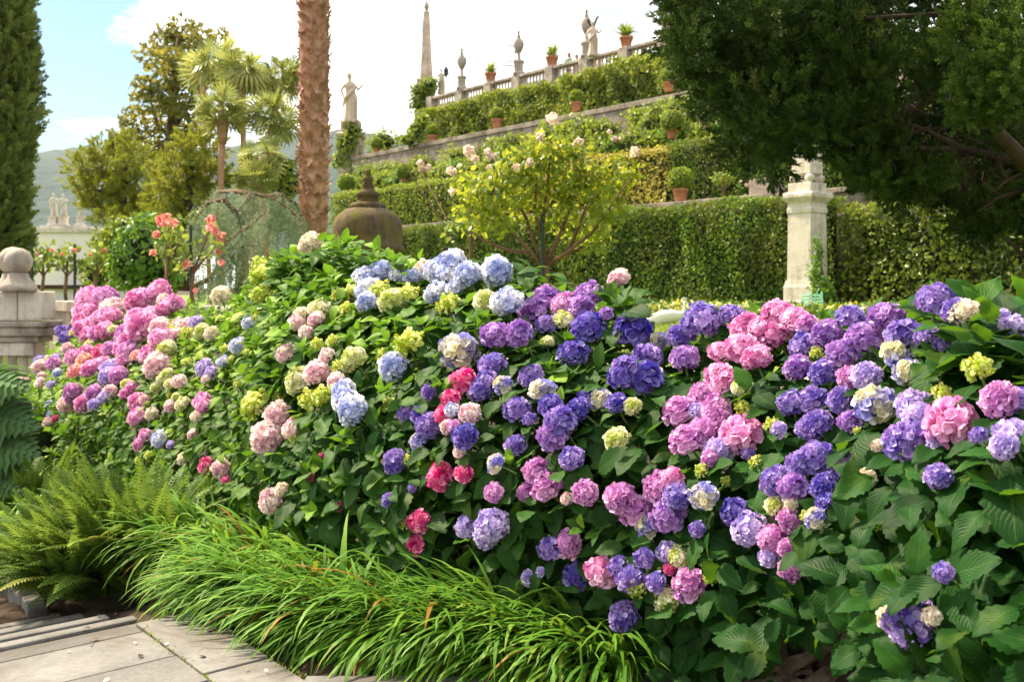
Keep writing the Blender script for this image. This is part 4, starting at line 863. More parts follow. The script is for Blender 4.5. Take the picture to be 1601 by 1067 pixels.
b = MB(); b.tube([P(299,490,Yk), P(298,352,Yk)], .016, 8); tag(b.build('plant_stake', M['metal'], origin=P(299,490,Yk)), 'dark green stake between the two coral standard roses', 'stake')
for px, lab in ((68,'small standard rose with a stake, nearest the stone balls'), (104,'small standard rose with reddish young leaves before the white building'), (150,'small standard rose with the thickest pale stem, right of the reddish one')):
    std(lab, px, 480, 432, [(px,402,20,18),(px-14,412,14,14),(px+16,410,15,14),(px+4,390,14,10)], [(px-8,398,3.5),(px+13,392,4)], 'roseleft' if px != 104 else 'climber', 'petal_coral', 18.0, .12, 55, 'small standard roses on the wall', .03)
for px in (50, 117):
    b = MB(); b.tube([P(px,482,17.9), P(px,382,17.9)], .025, 8); tag(b.build('plant_stake', M['metal'], origin=P(px,482,17.9)), {50:'dark green stake beside the stone balls',117:'dark green stake between two small standard roses'}[px], 'stake')
# ---------- big dark conifer at upper right ----------
cf = thing('dark_conifer', np.array([5.0,9.6,1.0]), 'huge dark conifer spreading its hanging boughs over the right of the garden', 'conifer')
edge = [(1052,-40),(1050,20),(1058,60),(1072,110),(1090,150),(1100,175),(1130,190),(1155,215),(1165,255),(1180,278),(1215,275),(1240,248),(1262,222),(1290,222),(1325,258),(1352,298),(1388,322),(1420,335),(1448,332),(1470,318),(1500,345),(1520,372),(1545,385),(1575,395),(1600,405),(1720,430)]
ex = [e[0] for e in edge]; ey = [e[1] for e in edge]
c1, c2 = Cloud(), Cloud()
def plumes(c, T, dirs, size, r):
    n = len(T); ch = rs.randint(0,3,n); Mx = frames(dirs, rand_dirs(n)+np.array([0,-.4,.4]), size)
    for q in range(3): m = ch == q; c.put(PLUME[q], Mx[m], T[m], r[m])
# boughs: each a swag of plumes round its own centre
nb = 0
while nb < 330:
    px = rs.uniform(1050,1690); lo = np.interp(px, ex, ey); py = lo-20-abs(rs.normal())*95 if rs.rand() < .5 else rs.uniform(-160, lo-18)
    if py < -170 or py > lo-15: continue
    if 1395 < px < 1545 and 150 < py < 245 and rs.rand() < .93: continue     # open, twiggy inside
    nb += 1
    Y = 9.0+rs.uniform(-.9,1.8)+(.8 if px > 1330 and py > 190 else 0); cen = P(px,py,Y); n = 34
    d = rand_dirs(n); T = cen+d*np.array([.20,.26,.22])*rs.uniform(.35,1.05,(n,1)); out = unit(np.array([-.35,-.75,.15])+rs.normal(size=3)*.3)
    ax = unit(d*.7+out+np.array([0,0,.25])+rand_dirs(n)*.35); plumes(c1, T, ax, rs.uniform(.11,.21,n), np.clip(rs.normal(.42,.18,n)+rs.normal()*.18,0,.97))
for (px,py,rx,ry,Y) in ((1540,150,42,42,7.6),(1575,120,40,44,7.4),(1515,130,24,26,7.7),(1560,70,44,40,7.6),(1520,180,22,24,7.7),(1600,60,40,60,7.4),(1500,60,30,30,7.9),(1590,165,30,20,7.5),(1530,20,44,40,7.8)):
    n = 75; k = Y/FP; d = rand_dirs(n); T = P(px,py,Y)+d*np.array([rx*k,.2,ry*k])*rs.uniform(.4,1,(n,1)); ax = unit(d*.7+np.array([-.3,-.5,.3])+rand_dirs(n)*.3); plumes(c2, T, ax, rs.uniform(.10,.19,n), np.clip(rs.normal(.45,.2,n),0,1))
# sparse far side, keeps the sky from showing through
for i in range(170):
    px = rs.uniform(1085,1720); lo = np.interp(px, ex, ey); py = rs.uniform(-200, lo-35); n = 16; cen = P(px,py,11.8+rs.rand()*.8); d = rand_dirs(n)
    plumes(c1, cen+d*np.array([.32,.2,.3]), unit(d+rand_dirs(n)*.6), rs.uniform(.25,.4,n), np.clip(rs.normal(.3,.15,n),0,.9))
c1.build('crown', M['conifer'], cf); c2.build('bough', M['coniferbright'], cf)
b = MB()
tr0 = P(1760,700,9.9); 
b.tube([np.array([6.2,9.9,1.0]), np.array([6.0,9.8,2.4]), np.array([5.9,9.8,4.2]), np.array([5.7,9.8,7.0])], [.34,.30,.25,.1], 12, jit=.1)
for pts, r0 in (([(1650,330,9.2),(1600,250,8.6),(1568,215,8.3),(1545,185,8.2),(1530,150,8.2)], .085), ([(1650,290,9.6),(1560,245,9.4),(1500,232,9.4),(1450,205,9.4),(1380,180,9.3)], .06), ([(1680,200,9.6),(1560,120,9.5),(1450,110,9.5),(1380,100,9.4),(1290,120,9.3)], .06), ([(1640,270,9.0),(1600,272,8.8),(1570,285,8.8),(1555,300,8.8)], .03), ([(1640,300,9.2),(1590,300,9.0),(1560,310,9.0),(1530,330,9.0)], .03), ([(1500,232,9.4),(1430,235,9.4),(1370,225,9.4),(1320,240,9.3)], .035), ([(1680,60,10.4),(1500,20,10.3),(1330,30,10.1),(1180,50,9.9),(1090,70,9.7)], .035), ([(1330,30,9.4),(1250,120,9.3),(1200,190,9.2)], .035), ([(1450,110,9.5),(1400,200,9.4),(1380,270,9.4)], .03), ([(1640,420,9.4),(1600,400,9.2),(1570,370,9.1)], .04)):
    q = [P(*p) for p in pts]; b.tube(q, list(np.linspace(r0, r0*.25, len(q))), 8, jit=.2)
for i in range(150):   # bare inner twigs
    px, py = rs.uniform(1330,1600), rs.uniform(120,300); p = P(px,py,9.2+rs.uniform(-.3,.6)); d = unit(np.array([rs.normal()*.6, rs.normal()*.4, rs.normal()*.6-.3])); L = rs.uniform(.12,.4)
    b.tube([p, p+d*L*.5+rs.normal(size=3)*.03, p+d*L+rs.normal(size=3)*.05], [.008,.006,.003], 5)
b.build('trunk', M['darkbark'], cf, smooth=True)
# ---------- hydrangea hedge ----------
TOPX = [-80,20,40,60,90,110,130,180,250,285,330,370,400,450,500,540,575,620,680,760,810,830,900,940,965,1000,1040,1080,1150,1200,1270,1320,1400,1450,1500,1540,1601,1720]
TOPY = [640,610,590,575,540,510,490,482,475,490,488,462,422,398,386,388,412,424,418,424,440,472,474,472,470,520,526,505,505,505,512,508,508,482,478,488,515,520]
def top_py(px): return float(np.interp(px, TOPX, TOPY))
def nb(px): return float(np.interp(px, [-80,100,500,900,1200,1380,1480,1600,1720], [2.75,2.72,2.72,2.98,3.0,2.85,2.62,2.55,2.5]))
PROF = ([0,.12,.3,.5,.7,.85,1.0,1.1], [.10,-.02,-.08,.0,.18,.42,.80,1.0])
def prof(v): return float(np.interp(v, *PROF))
def foot(px):
    Y = Yn(px, nb(px)); z = ground_z(sof(np.array([(px-CX)/FP*Y, Y, 0]))); return HY+FP*(EYE-z)/Y
def surf(px, v, off=0.):
    T, F = top_py(px), foot(px); py = F+(T-F)*v; lump = .09*math.sin(px*.021+v*4)*math.sin(px*.013+v*7+1)
    Y = Yn(px, nb(px)+prof(v)+lump+off); Y0 = Yn(px, nb(px)+prof(v)+lump)
    p = P(px, py, Y0)+NV*off; return p
def surf_n(v): return unit(-NV*(1-.75*v*v)+np.array([0,0,.28+.85*v*v]))
HEADS = """140,469,18,O;165,465,16,O;175,482,15,W;130,488,13,P;148,486,14,P;127,501,12,P;128,514,12,P;145,506,12,P;138,524,11,P;160,500,14,O;176,494,12,O;152,522,12,O;165,518,13,O;218,472,20,O;250,455,16,O;240,462,12,O;256,469,9,W;273,475,12,P;260,483,13,P;233,494,14,P;213,497,14,O;222,511,22,O;250,513,14,W;251,529,16,P;195,522,14,O;200,535,14,O;192,546,13,P;200,549,14,O;172,546,12,O;157,551,10,H;135,551,11,P;117,560,13,P;132,563,10,M;120,581,11,M;141,578,13,O;159,570,11,P;173,578,14,L;170,589,12,L;185,588,13,O;195,561,12,P;232,556,13,O;246,571,18,W;240,585,9,W;215,556,9,M;115,615,14,O;107,632,13,W;131,631,12,P;147,615,11,O;162,622,9,L;147,633,8,L;172,612,9,W;196,616,8,O;207,606,9,P;215,628,12,O;213,652,12,P;227,627,8,W;97,518,9,V;103,529,10,V;112,511,4,V;114,521,5,G;139,538,6,Y;177,515,7,Y;106,545,8,W;65,564,9,L;62,574,10,W;54,576,7,W;84,570,10,O;88,560,7,L;77,561,6,Y;90,584,7,S;65,589,6,W;64,600,8,W;80,602,6,L;35,598,9,W;49,643,7,W;76,632,5,S;79,648,5,S;75,661,7,W;86,655,5,H;47,714,8,L;275,522,9,W;280,507,10,W;290,510,11,W;307,505,10,L;268,517,7,G;316,519,11,Y;332,522,10,C;292,522,8,G;260,546,12,Y;292,566,5,G;262,586,9,Y;255,593,8,Y;280,597,10,W;266,601,8,Y;197,601,7,Y;244,606,7,Y;265,618,4,G;275,621,6,Y;267,636,9,W;286,632,10,Y;315,626,11,P;319,635,10,P;310,651,9,C;237,648,9,C;322,593,6,W;320,576,12,L;330,583,9,L;350,566,9,S;372,541,12,S;390,505,11,S;362,563,5,G;385,551,5,G;352,545,5,G;372,601,5,G;392,632,12,Y;345,463,13,C;227,680,8,P;217,695,8,O;249,687,11,S;267,696,6,L;302,680,8,W;286,718,8,C;232,712,5,G;216,721,5,G;323,728,11,H;346,733,13,W;353,751,6,H;307,799,8,H;399,633,16,G;417,685,24,W;434,649,20,W;460,672,15,W;461,687,7,G;425,783,16,W;440,766,9,C;485,748,6,H;502,715,5,H;530,793,7,H;487,626,15,G;505,619,12,G;537,612,16,S;552,642,24,S;541,628,18,S;465,603,14,Y;487,381,16,C;410,414,12,G;408,431,13,G;410,460,13,G;405,496,8,G;447,553,14,W;464,505,11,W;470,492,10,C;478,521,10,W;500,483,15,Y;494,500,11,W;496,538,8,G;520,533,8,G;511,556,10,W;467,593,17,Y;496,583,17,W;526,461,8,G;547,456,9,G;542,483,9,G;572,433,16,S;596,426,20,S;621,431,11,S;576,453,17,S;573,473,15,S;593,456,13,G;612,471,18,Y;636,463,14,G;646,433,13,S;661,421,13,C;683,423,18,S;705,411,18,S;701,428,15,S;732,431,22,S;776,426,25,S;683,458,17,S;711,451,12,S;700,477,14,G;758,471,16,Y;793,473,24,S;553,563,20,Y;615,573,22,S;639,537,18,G;598,555,8,G;718,549,26,X;527,573,7,G;525,596,12,W;522,608,6,G;437,621,8,G;725,597,16,H;705,623,11,H;775,525,18,U;770,573,18,V;760,598,16,V;786,603,12,X;750,613,15,V;670,613,10,V;853,468,20,U;833,488,18,U;883,479,20,O;922,463,23,U;910,481,16,U;948,491,9,U;812,523,20,U;855,508,13,V;881,501,13,Y;856,536,9,Y;920,513,23,B;897,553,18,B;989,517,27,B;1031,535,13,X;830,589,16,V;848,611,16,X;861,636,17,B;877,660,22,V;977,576,20,V;1012,558,20,V;970,591,15,B;1007,593,25,B;905,641,16,B;920,623,13,B;939,627,15,X;965,631,14,B;989,636,12,Y;1100,503,28,V;1137,493,16,V;1152,491,11,V;1066,526,19,V;1070,561,22,U;1165,511,18,P;1160,546,22,P;1190,516,20,P;1182,561,22,P;1127,551,14,P;1125,588,19,P;1131,599,16,P;1100,618,18,O;1160,605,13,Y;1060,643,20,O;1161,637,10,G;1090,643,11,L;1120,641,22,O;967,436,14,W;808,641,15,V;828,656,9,V;1215,489,20,P;1212,523,24,P;1243,501,18,P;1262,508,14,O;1292,523,22,U;1330,497,22,V;1258,541,18,V;1386,496,22,U;1247,576,20,U;1288,584,22,V;1353,531,28,U;1317,554,20,U;1413,524,22,V;1400,556,19,X;1420,584,17,X;1276,552,8,G;1450,524,15,V;1473,539,10,V;1465,471,28,V;1495,487,18,V;1508,489,18,C;1585,513,18,L;1568,493,9,L;1355,589,22,L;1326,591,15,O;1315,626,20,V;1238,632,18,V;1270,627,18,V;1368,633,27,X;1280,664,22,V;1262,671,15,V;1330,661,15,U;1428,636,22,L;1438,653,20,L;1487,660,33,D;1473,616,12,G;1529,577,17,G;1476,573,9,V;1563,626,27,O;1592,626,22,V;1413,691,26,V;1433,681,18,V;1583,681,23,L;1570,698,18,L;1463,691,10,L;1206,664,9,G;1217,673,10,L;1530,681,10,V;1340,674,5,G;1071,688,18,O;1100,678,22,O;1122,656,18,O;1125,706,18,L;1110,718,12,O;1160,678,28,D;1142,708,6,G;1170,711,9,V;1182,726,9,G;1096,736,8,G;1135,753,6,G;1030,763,23,O;1052,748,13,P;1007,793,13,O;970,780,24,O;990,798,18,O;1059,778,20,V;1045,806,22,U;1012,823,15,X;1100,776,16,X;1090,828,10,V;1150,801,22,B;1172,828,27,L;1212,753,22,V;1240,763,18,U;1252,726,20,V;1277,718,24,V;1290,763,20,B;1327,733,22,V;1292,788,15,B;1355,748,12,C;1212,791,13,Y;1237,788,9,C;1236,813,17,O;1260,808,7,G;1275,811,13,X;1210,846,21,O;1230,858,12,O;1202,873,13,L;1235,891,15,O;1043,863,14,L;1063,871,15,Y;1046,891,8,H;1077,915,21,O;1110,904,8,G;1343,711,12,U;1370,818,9,G;1372,698,9,C;1007,873,12,V;636,646,14,V;655,649,11,B;670,666,20,V;655,691,12,X;694,649,12,H;707,642,10,S;700,668,10,W;710,666,8,O;735,647,15,W;727,683,16,B;719,705,9,W;865,683,22,U;894,717,16,V;807,698,14,V;617,723,16,V;639,720,7,G;670,751,9,V;689,746,16,H;725,741,12,H;775,726,11,X;840,738,20,O;855,761,18,O;822,771,11,O;772,771,13,O;915,771,19,O;887,781,9,W;965,688,17,Y;655,816,14,H;650,854,13,H;634,817,8,G;770,821,24,L;762,838,18,L;730,823,14,L;607,783,9,V;860,858,14,V;888,851,17,O;607,633,8,G;645,763,7,V;786,627,5,G;975,966,21,V;1042,941,17,Y;995,919,12,G;943,894,23,P;903,901,18,B;968,886,13,V;985,906,18,V;1425,970,34,V;1390,968,15,C;1457,965,12,C;1475,896,13,V;1467,746,16,V;1025,911,12,V;825,905,9,L;845,895,6,L"""
COLS = {'P':((.72,.23,.52),(.87,.52,.74)), 'H':((.70,.06,.27),(.85,.20,.44)), 'O':((.56,.22,.55),(.76,.42,.70)), 'L':((.46,.36,.74),(.66,.54,.80)), 'V':((.20,.14,.53),(.43,.28,.66)), 'U':((.32,.15,.52),(.54,.29,.66)), 'B':((.085,.07,.42),(.24,.16,.58)), 'S':((.40,.46,.76),(.80,.80,.82)), 'W':((.80,.52,.60),(.88,.76,.70)), 'C':((.80,.74,.56),(.86,.70,.62)), 'G':((.44,.56,.06),(.68,.70,.20)), 'Y':((.56,.62,.16),(.84,.80,.62)), 'X':((.30,.28,.70),(.82,.78,.50)), 'M':((.84,.34,.42),(.88,.60,.40)), 'D':((.74,.27,.58),(.85,.46,.70))}
CNAME = {'P':'pink','H':'hot pink','O':'orchid pink','L':'lilac','V':'violet','U':'purple','B':'deep blue','S':'pale blue','W':'pale pink','C':'cream','G':'lime green unopened','Y':'cream and lime','X':'blue and cream two-toned','M':'salmon pink','D':'bright pink large-petalled'}
PM = {k: petal_mat('petal_'+CNAME[k].replace(' ','_'), a, b, .5, 1.5) for k, (a, b) in COLS.items()}
def floret(np_=4, cup=.25, wide=.62, seg=2):
    V, F = [], []
    for i in range(np_):
        a = 2*math.pi*i/np_+.12; ca, sa = math.cos(a), math.sin(a); b0 = len(V)
        prof_ = [(0,.06,0),(.28,wide*.36,.10*cup),(.40,wide*.50,.30*cup)] if seg == 2 else [(0,.07,0),(.42,wide*.5,.3*cup)]
        for r, h, z in prof_+[(.52,wide*.30,.55*cup)]:
            for s_ in (-1,1): V.append((ca*r-sa*h*s_, sa*r+ca*h*s_, z))
        for q in range(len(prof_)): A = b0+2*q; F.append((A, A+1, A+3, A+2))
    return tmpl(V, F)
def head_mesh(kind, seed):
    r = np.random.RandomState(seed); c = Cloud()
    n = {'a':84, 'b':170, 'c':70, 'd':84}[kind]; fs = {'a':.48, 'b':.30, 'c':.30, 'd':.47}[kind]
    i = np.arange(n)+.5; z = 1-i/n*1.62; ph = i*2.39996
    d = np.stack([np.sqrt(np.clip(1-z*z,0,1))*np.cos(ph), np.sqrt(np.clip(1-z*z,0,1))*np.sin(ph), z],1)+r.normal(size=(n,3))*{'a':.10,'b':.07,'c':.16,'d':.1}[kind]; d = unit(d)
    lum = 1+.07*np.sin(d[:,0]*4+seed)*np.cos(d[:,1]*5+seed*2)
    rad = (r.uniform(.80,1.0,n) if kind != 'c' else r.uniform(.55,1.0,n))*lum
    T = d*rad[:,None]*np.array([1,1,.84]); nor = unit(d+r.normal(size=(n,3))*{'a':.32,'b':.32,'c':.45,'d':.4}[kind]); ax = unit(np.cross(nor, unit(r.normal(size=(n,3)))))
    # z axis of floret = outward normal: y=ax, normal=nor
    Mx = frames(ax, nor, fs*r.uniform(.75,1.2,n)); mx = .5+.55*np.sin(d[:,0]*2.2+seed)*np.sin(d[:,1]*1.9+1.3*seed+d[:,2])+r.normal(size=n)*.18
    tms = {'a':[floret(4,.5,.95), floret(4,.9,.9)], 'b':[floret(4,.5,.85,1), floret(4,1.0,.8,1)], 'c':[floret(4,1.3,.9,1), floret(4,1.7,.8,1)], 'd':[floret(4,.5,1.05), floret(4,.8,1.0)]}[kind]
    ch = r.randint(0,2,n)
    for q in range(2): m = ch == q; c.put(tms[q], Mx[m], T[m], r.rand(m.sum()), mx[m])
    # closed heart of the head
    b = MB(); b.ball((0,0,-.02), (.74,.74,.62) if kind != 'c' else (.5,.5,.45), 12, 8); Vb = np.concatenate(b.V); fr = np.full(len(b.F4), .15)
    c.V.append(Vb); f = np.array(b.F4)+c.n; c.F[4].append(f); c.U[4].append(np.zeros((f.size,2))); c.r[4].append(fr); c.m[4].append(np.full(len(f), .35)); c.n += len(Vb)
    return c.mesh('mophead_'+kind)
HM = {k: [head_mesh(k, 11*j+ord(k)) for j in range(n)] for k, n in (('a',4),('b',4),('c',3),('d',2))}
hm_cache = {}
b = MB(); b.tube([(0,0,-.4),(.03,.02,-1.2),(.15,0,-2.0),(.4,0,-2.8)], [.09,.085,.09,.1], 6); STALK = mesh_np('flower_stalk', np.concatenate(b.V), [b.F3, b.F4]); STALK.materials.append(M['greenstem'])
def head_obj(kind, j, code):
    key = (kind, j, code)
    if key not in hm_cache: me = HM[kind][j].copy(); me.materials.clear(); me.materials.append(PM[code]); hm_cache[key] = me
    return hm_cache[key]
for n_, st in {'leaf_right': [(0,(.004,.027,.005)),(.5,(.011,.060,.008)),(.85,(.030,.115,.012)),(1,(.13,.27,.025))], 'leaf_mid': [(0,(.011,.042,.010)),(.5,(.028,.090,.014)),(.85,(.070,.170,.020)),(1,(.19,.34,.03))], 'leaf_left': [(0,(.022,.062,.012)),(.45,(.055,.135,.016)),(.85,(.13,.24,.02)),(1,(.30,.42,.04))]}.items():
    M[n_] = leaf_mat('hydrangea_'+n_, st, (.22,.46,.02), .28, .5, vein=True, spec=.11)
BUSH = [('pink', 'hydrangea bush massed with pink and orchid heads beside the low stone wall', -90, 258, 'leaf_left'),
        ('cream', 'hydrangea bush of small cream, lime and blush heads, next to the pink one', 258, 398, 'leaf_left'),
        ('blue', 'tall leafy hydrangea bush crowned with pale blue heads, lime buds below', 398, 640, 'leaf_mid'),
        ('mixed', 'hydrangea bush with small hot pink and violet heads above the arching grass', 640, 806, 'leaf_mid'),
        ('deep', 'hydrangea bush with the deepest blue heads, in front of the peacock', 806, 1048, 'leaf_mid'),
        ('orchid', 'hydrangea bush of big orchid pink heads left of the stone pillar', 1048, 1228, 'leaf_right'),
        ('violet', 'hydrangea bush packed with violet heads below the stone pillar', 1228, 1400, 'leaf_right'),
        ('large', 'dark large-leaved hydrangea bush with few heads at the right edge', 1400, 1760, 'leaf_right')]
LEAFT = [broad_leaf(.60,.22,.30,12,4,.09,.05,.02), broad_leaf(.54,.40,.16,12,4,.09,.22,.03), broad_leaf(.66,.12,.55,12,4,.09,-.2,.025), broad_leaf(.58,.30,.85,12,4,.09,.12,.03)]
heads = []
for h in HEADS.split(';'):
    x, y, r, k = h.split(','); x, y, r = float(x), float(y), float(r); k = 'P' if (k == 'O' and x < 350 and int(y) % 3) else k
    F, T = foot(x), top_py(x); v = min(1.06, (F-y)/(F-T)); p = surf(x, v) if v <= 1 else P(x, y, Yn(x, nb(x)+prof(v)))
    bi = next(i for i, b in enumerate(BUSH) if b[2] <= x < b[3])
    if k in 'SCYG' and 630 < x < 830 and y < 560: bi = 2
    if x == 967: bi = 4
    R = r/FP*p[1]; heads.append((x, y, r, k, p, v, bi, R))
hx = np.array([[h[0], h[1], h[2]] for h in heads])
HY_SCALE = 1.2
clouds = [Cloud() for _ in BUSH]; bush_t = []
for i, bdef in enumerate(BUSH):
    xc = (max(bdef[2],-20)+min(bdef[3],1640))/2; f = surf(xc, 0, .5); f[2] = ground_z(sof(f)); bush_t.append(thing('hydrangea_bush', f, bdef[1], 'hydrangea'))
    tag(bush_t[-1], group='hydrangea bushes along the border')
def put_leaves(cl, cen, axis, pairs, size, up_r, rbase=0., spread=(1.0,1.5), start=None, droop=.25):
    a0 = random.random()*6.28; ref = np.cross(axis, [.3,.2,.9]); ref = unit(ref); ref2 = np.cross(axis, ref)
    for q in range(pairs):
        th = spread[0]+(spread[1]-spread[0])*(q/max(1,pairs-1)) if pairs > 1 else sum(spread)/2
        for sgn in (0, math.pi):
            a = a0+q*1.5708+sgn+random.uniform(-.35,.35); rad = ref*math.cos(a)+ref2*math.sin(a); t_ = th+random.uniform(-.25,.25)
            d = unit(axis*math.cos(t_)+rad*math.sin(t_)+np.array([0,0,-droop*random.random()])); nr = unit(axis*math.sin(t_)-rad*math.cos(t_)+np.array([0,0,.35])+rs.normal(size=3)*.12)
            sz = size*random.uniform(.72,1.18)*(.75+.35*q/max(1,pairs-1) if pairs > 1 else 1)
            cl.append((cen-axis*.035*q+rad*rbase, d, nr, sz, min(1, max(0, up_r+random.gauss(0,.16)-.10*q))))
L_ = [[] for _ in BUSH]
# flower heads: stalk, ruff of leaves beneath, then the mophead itself
for (x, y, r, k, p, v, bi, R) in heads:
    ax = unit(surf_n(v)+rs.normal(size=3)*.22+np.array([0,0,.18])); kind = {'G':'c','D':'d','S':'b','C':'b','Y':'b','W':'b','M':'b'}.get(k) or ('b' if x < 620 or random.random() < .42 else 'a')
    if k == 'X': kind = 'a'
    if r >= 30: kind = 'd' if k == 'D' else 'b'
    R2 = R*(1.02 if r >= 19 else 1.14)*(1.1 if kind == 'c' else 1); cen = p-unit(p-np.array([0,0,EYE]))*(random.uniform(.05,.09)+.08*(x > 1380)); me = head_obj(kind, random.randrange(len(HM[kind])), k); t = bush_t[bi]
    o = bpy.data.objects.new('flower_head', me); col.objects.link(o); o.parent = t; o.location = tuple(cen-np.array(t.location)); o.rotation_mode = 'QUATERNION'
    o.rotation_quaternion = Vector(ax).to_track_quat('Z', 'Y') @ Vector((0,0,1)).rotation_difference(Vector((0,0,1))); s_ = R2; o.scale = (s_*random.uniform(.92,1.1), s_*random.uniform(.92,1.1), s_*random.uniform(.95,1.12))
    o['label'] = CNAME[k]+' hydrangea flower head'
    q_ = STALK.copy() if 0 else None; sk_ = bpy.data.objects.new('flower_stalk', STALK); col.objects.link(sk_); sk_.parent = o
    lc = cen-ax*R2*1.05; big = (.125 if x < 400 else .135)*(1.25 if x > 1400 else 1)
    put_leaves(L_[bi], lc, ax, 2 if r > 8 else 1, big, .42, R2*.25, (1.15,1.6))
# leafy shoots over the whole face, top and depth of the hedge
grid = {}; tries = 0; count = 0
def keyf(p, g): return tuple(int(math.floor(q/g)) for q in p)
for layer, (off, gap, target, sz) in enumerate(((.0,.092,1900,.135),(.14,.11,900,.15),(.32,.15,450,.16))):
    grid = {}; tries = 0; count = 0
    while count < target and tries < 30000:
        tries += 1; px = rs.uniform(-80,1740); v = rs.uniform(.0,1.02)
        Y = Yn(px, nb(px)+prof(v)); w_ = Y*Y*(foot(px)-top_py(px))/ (11*11*300)
        if rs.rand() > w_*1.6: continue
        p = surf(px, min(v,1.0), off)+rs.normal(size=3)*.03
        if p[2] < ground_z(sof(p))+.06: continue
        if layer == 0:
            sx = CX+p[0]/p[1]*FP; sy = HY+(EYE-p[2])/p[1]*FP; dd = np.hypot(hx[:,0]-sx, hx[:,1]-sy)-hx[:,2]*1.35
            if dd.min() < 0: p = p+NV*.17
        kk = keyf(p, gap); clash = False
        for dx in (-1,0,1):
            for dy in (-1,0,1):
                for dz in (-1,0,1):
                    for q in grid.get((kk[0]+dx,kk[1]+dy,kk[2]+dz), ()):
                        if np.sum((q-p)**2) < gap*gap: clash = True
        if clash: continue
        grid.setdefault(kk, []).append(p); count += 1
        xx = px+rs.normal()*18; bi = next((i for i, b in enumerate(BUSH) if b[2] <= xx < b[3]), 0 if xx < 0 else 7)
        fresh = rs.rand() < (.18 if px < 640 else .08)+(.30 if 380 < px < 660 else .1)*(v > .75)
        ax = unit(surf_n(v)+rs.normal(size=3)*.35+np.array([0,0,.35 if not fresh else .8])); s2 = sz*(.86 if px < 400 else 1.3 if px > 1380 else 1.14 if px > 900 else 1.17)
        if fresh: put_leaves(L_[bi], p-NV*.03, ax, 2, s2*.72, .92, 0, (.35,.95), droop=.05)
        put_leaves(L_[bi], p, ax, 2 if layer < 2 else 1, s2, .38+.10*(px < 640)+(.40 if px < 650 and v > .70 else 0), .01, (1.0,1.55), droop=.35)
# upright leafy tips standing above the crest
for x, y in ((415,420),(430,395),(452,390),(470,402),(500,372),(520,380),(538,372),(560,395),(582,398),(588,385),(612,400),(622,408),(640,415),(445,415),(480,395),(400,440),(380,455),(966,462),(955,470),(975,478),(950,468),(940,480),(1500,505),(1545,500),(1430,520),(1480,560)):
    p = P(x, y+8, Yn(x, nb(x)+prof(.96)-(.25 if x > 1400 else 0))); bi = next(i for i, b in enumerate(BUSH) if b[2] <= x < b[3])
    ax = unit(np.array([rs.normal()*.25, -.15+rs.normal()*.2, 1])); s2 = .15 if x < 700 else .17
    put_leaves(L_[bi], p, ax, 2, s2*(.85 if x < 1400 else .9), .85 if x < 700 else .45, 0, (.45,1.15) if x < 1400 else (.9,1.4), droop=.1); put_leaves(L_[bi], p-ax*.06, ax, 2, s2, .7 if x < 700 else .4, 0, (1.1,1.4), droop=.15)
for i, bdef in enumerate(BUSH):
    A = L_[i]; c = Cloud(); T = np.array([a[0] for a in A]); D = np.array([a[1] for a in A]); Nn = np.array([a[2] for a in A]); S = np.array([a[3] for a in A]); r = np.array([a[4] for a in A])
    mid = T+D*S[:,None]*.55; sx = CX+mid[:,0]/mid[:,1]*FP; sy = HY+(EYE-mid[:,2])/mid[:,1]*FP; drop = np.zeros(len(A), bool)
    for (hx_, hy_, hr_, hk_, hp_, hv_, hb_, hR_) in heads:      # leaves are pushed aside where a head sits
        near = np.zeros(len(A), bool)
        for f_ in (.2, .55, .95) if hr_ >= 18 else (.55,):
            q_ = T+D*S[:,None]*f_; near |= (np.hypot(CX+q_[:,0]/q_[:,1]*FP-hx_, HY+(EYE-q_[:,2])/q_[:,1]*FP-hy_) < hr_*(.95 if f_ != .55 else 1.1)) & (q_[:,1] < hp_[1]+.05)
        drop |= near & (rs.rand(len(A)) < .88)
    drop |= (sx > 1008) & (sx < 1078) & (sy < 528)      # the bush is lower here, the lawn shows
    drop |= (sx > 1175+35*np.sin(sy*.11)) & (sx < 1335+20*np.sin(sy*.17)) & (sy > 1000+10*np.sin(sx*.08))      # bare foot where the roots show
    kp_ = ~drop; T, D, Nn, S, r = T[kp_], D[kp_], Nn[kp_], S[kp_], r[kp_]; A = [a for a, q in zip(A, kp_) if q]
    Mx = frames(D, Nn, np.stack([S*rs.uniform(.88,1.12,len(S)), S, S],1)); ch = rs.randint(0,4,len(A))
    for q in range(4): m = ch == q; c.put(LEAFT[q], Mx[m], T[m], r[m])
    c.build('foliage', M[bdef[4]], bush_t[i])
    for q in range(5):      # woody stems from the ground
        px = np.clip(np.interp(q, [0,4], [bdef[2]+20, bdef[3]-20])+rs.normal()*12, -60, 1700); a = surf(px, 0, .45); a[2] = ground_z(sof(a))-.05; m_ = surf(px+rs.normal()*20, .35, .42); e = surf(px+rs.normal()*35, .8, .35)
        b = MB(); b.tube([a, (a+m_)/2+rs.normal(size=3)*.03, m_, (m_+e)/2+rs.normal(size=3)*.03, e], [.016,.014,.012,.010,.006], 7, jit=.15); b.build('stem', M['bark'], bush_t[i], smooth=True)

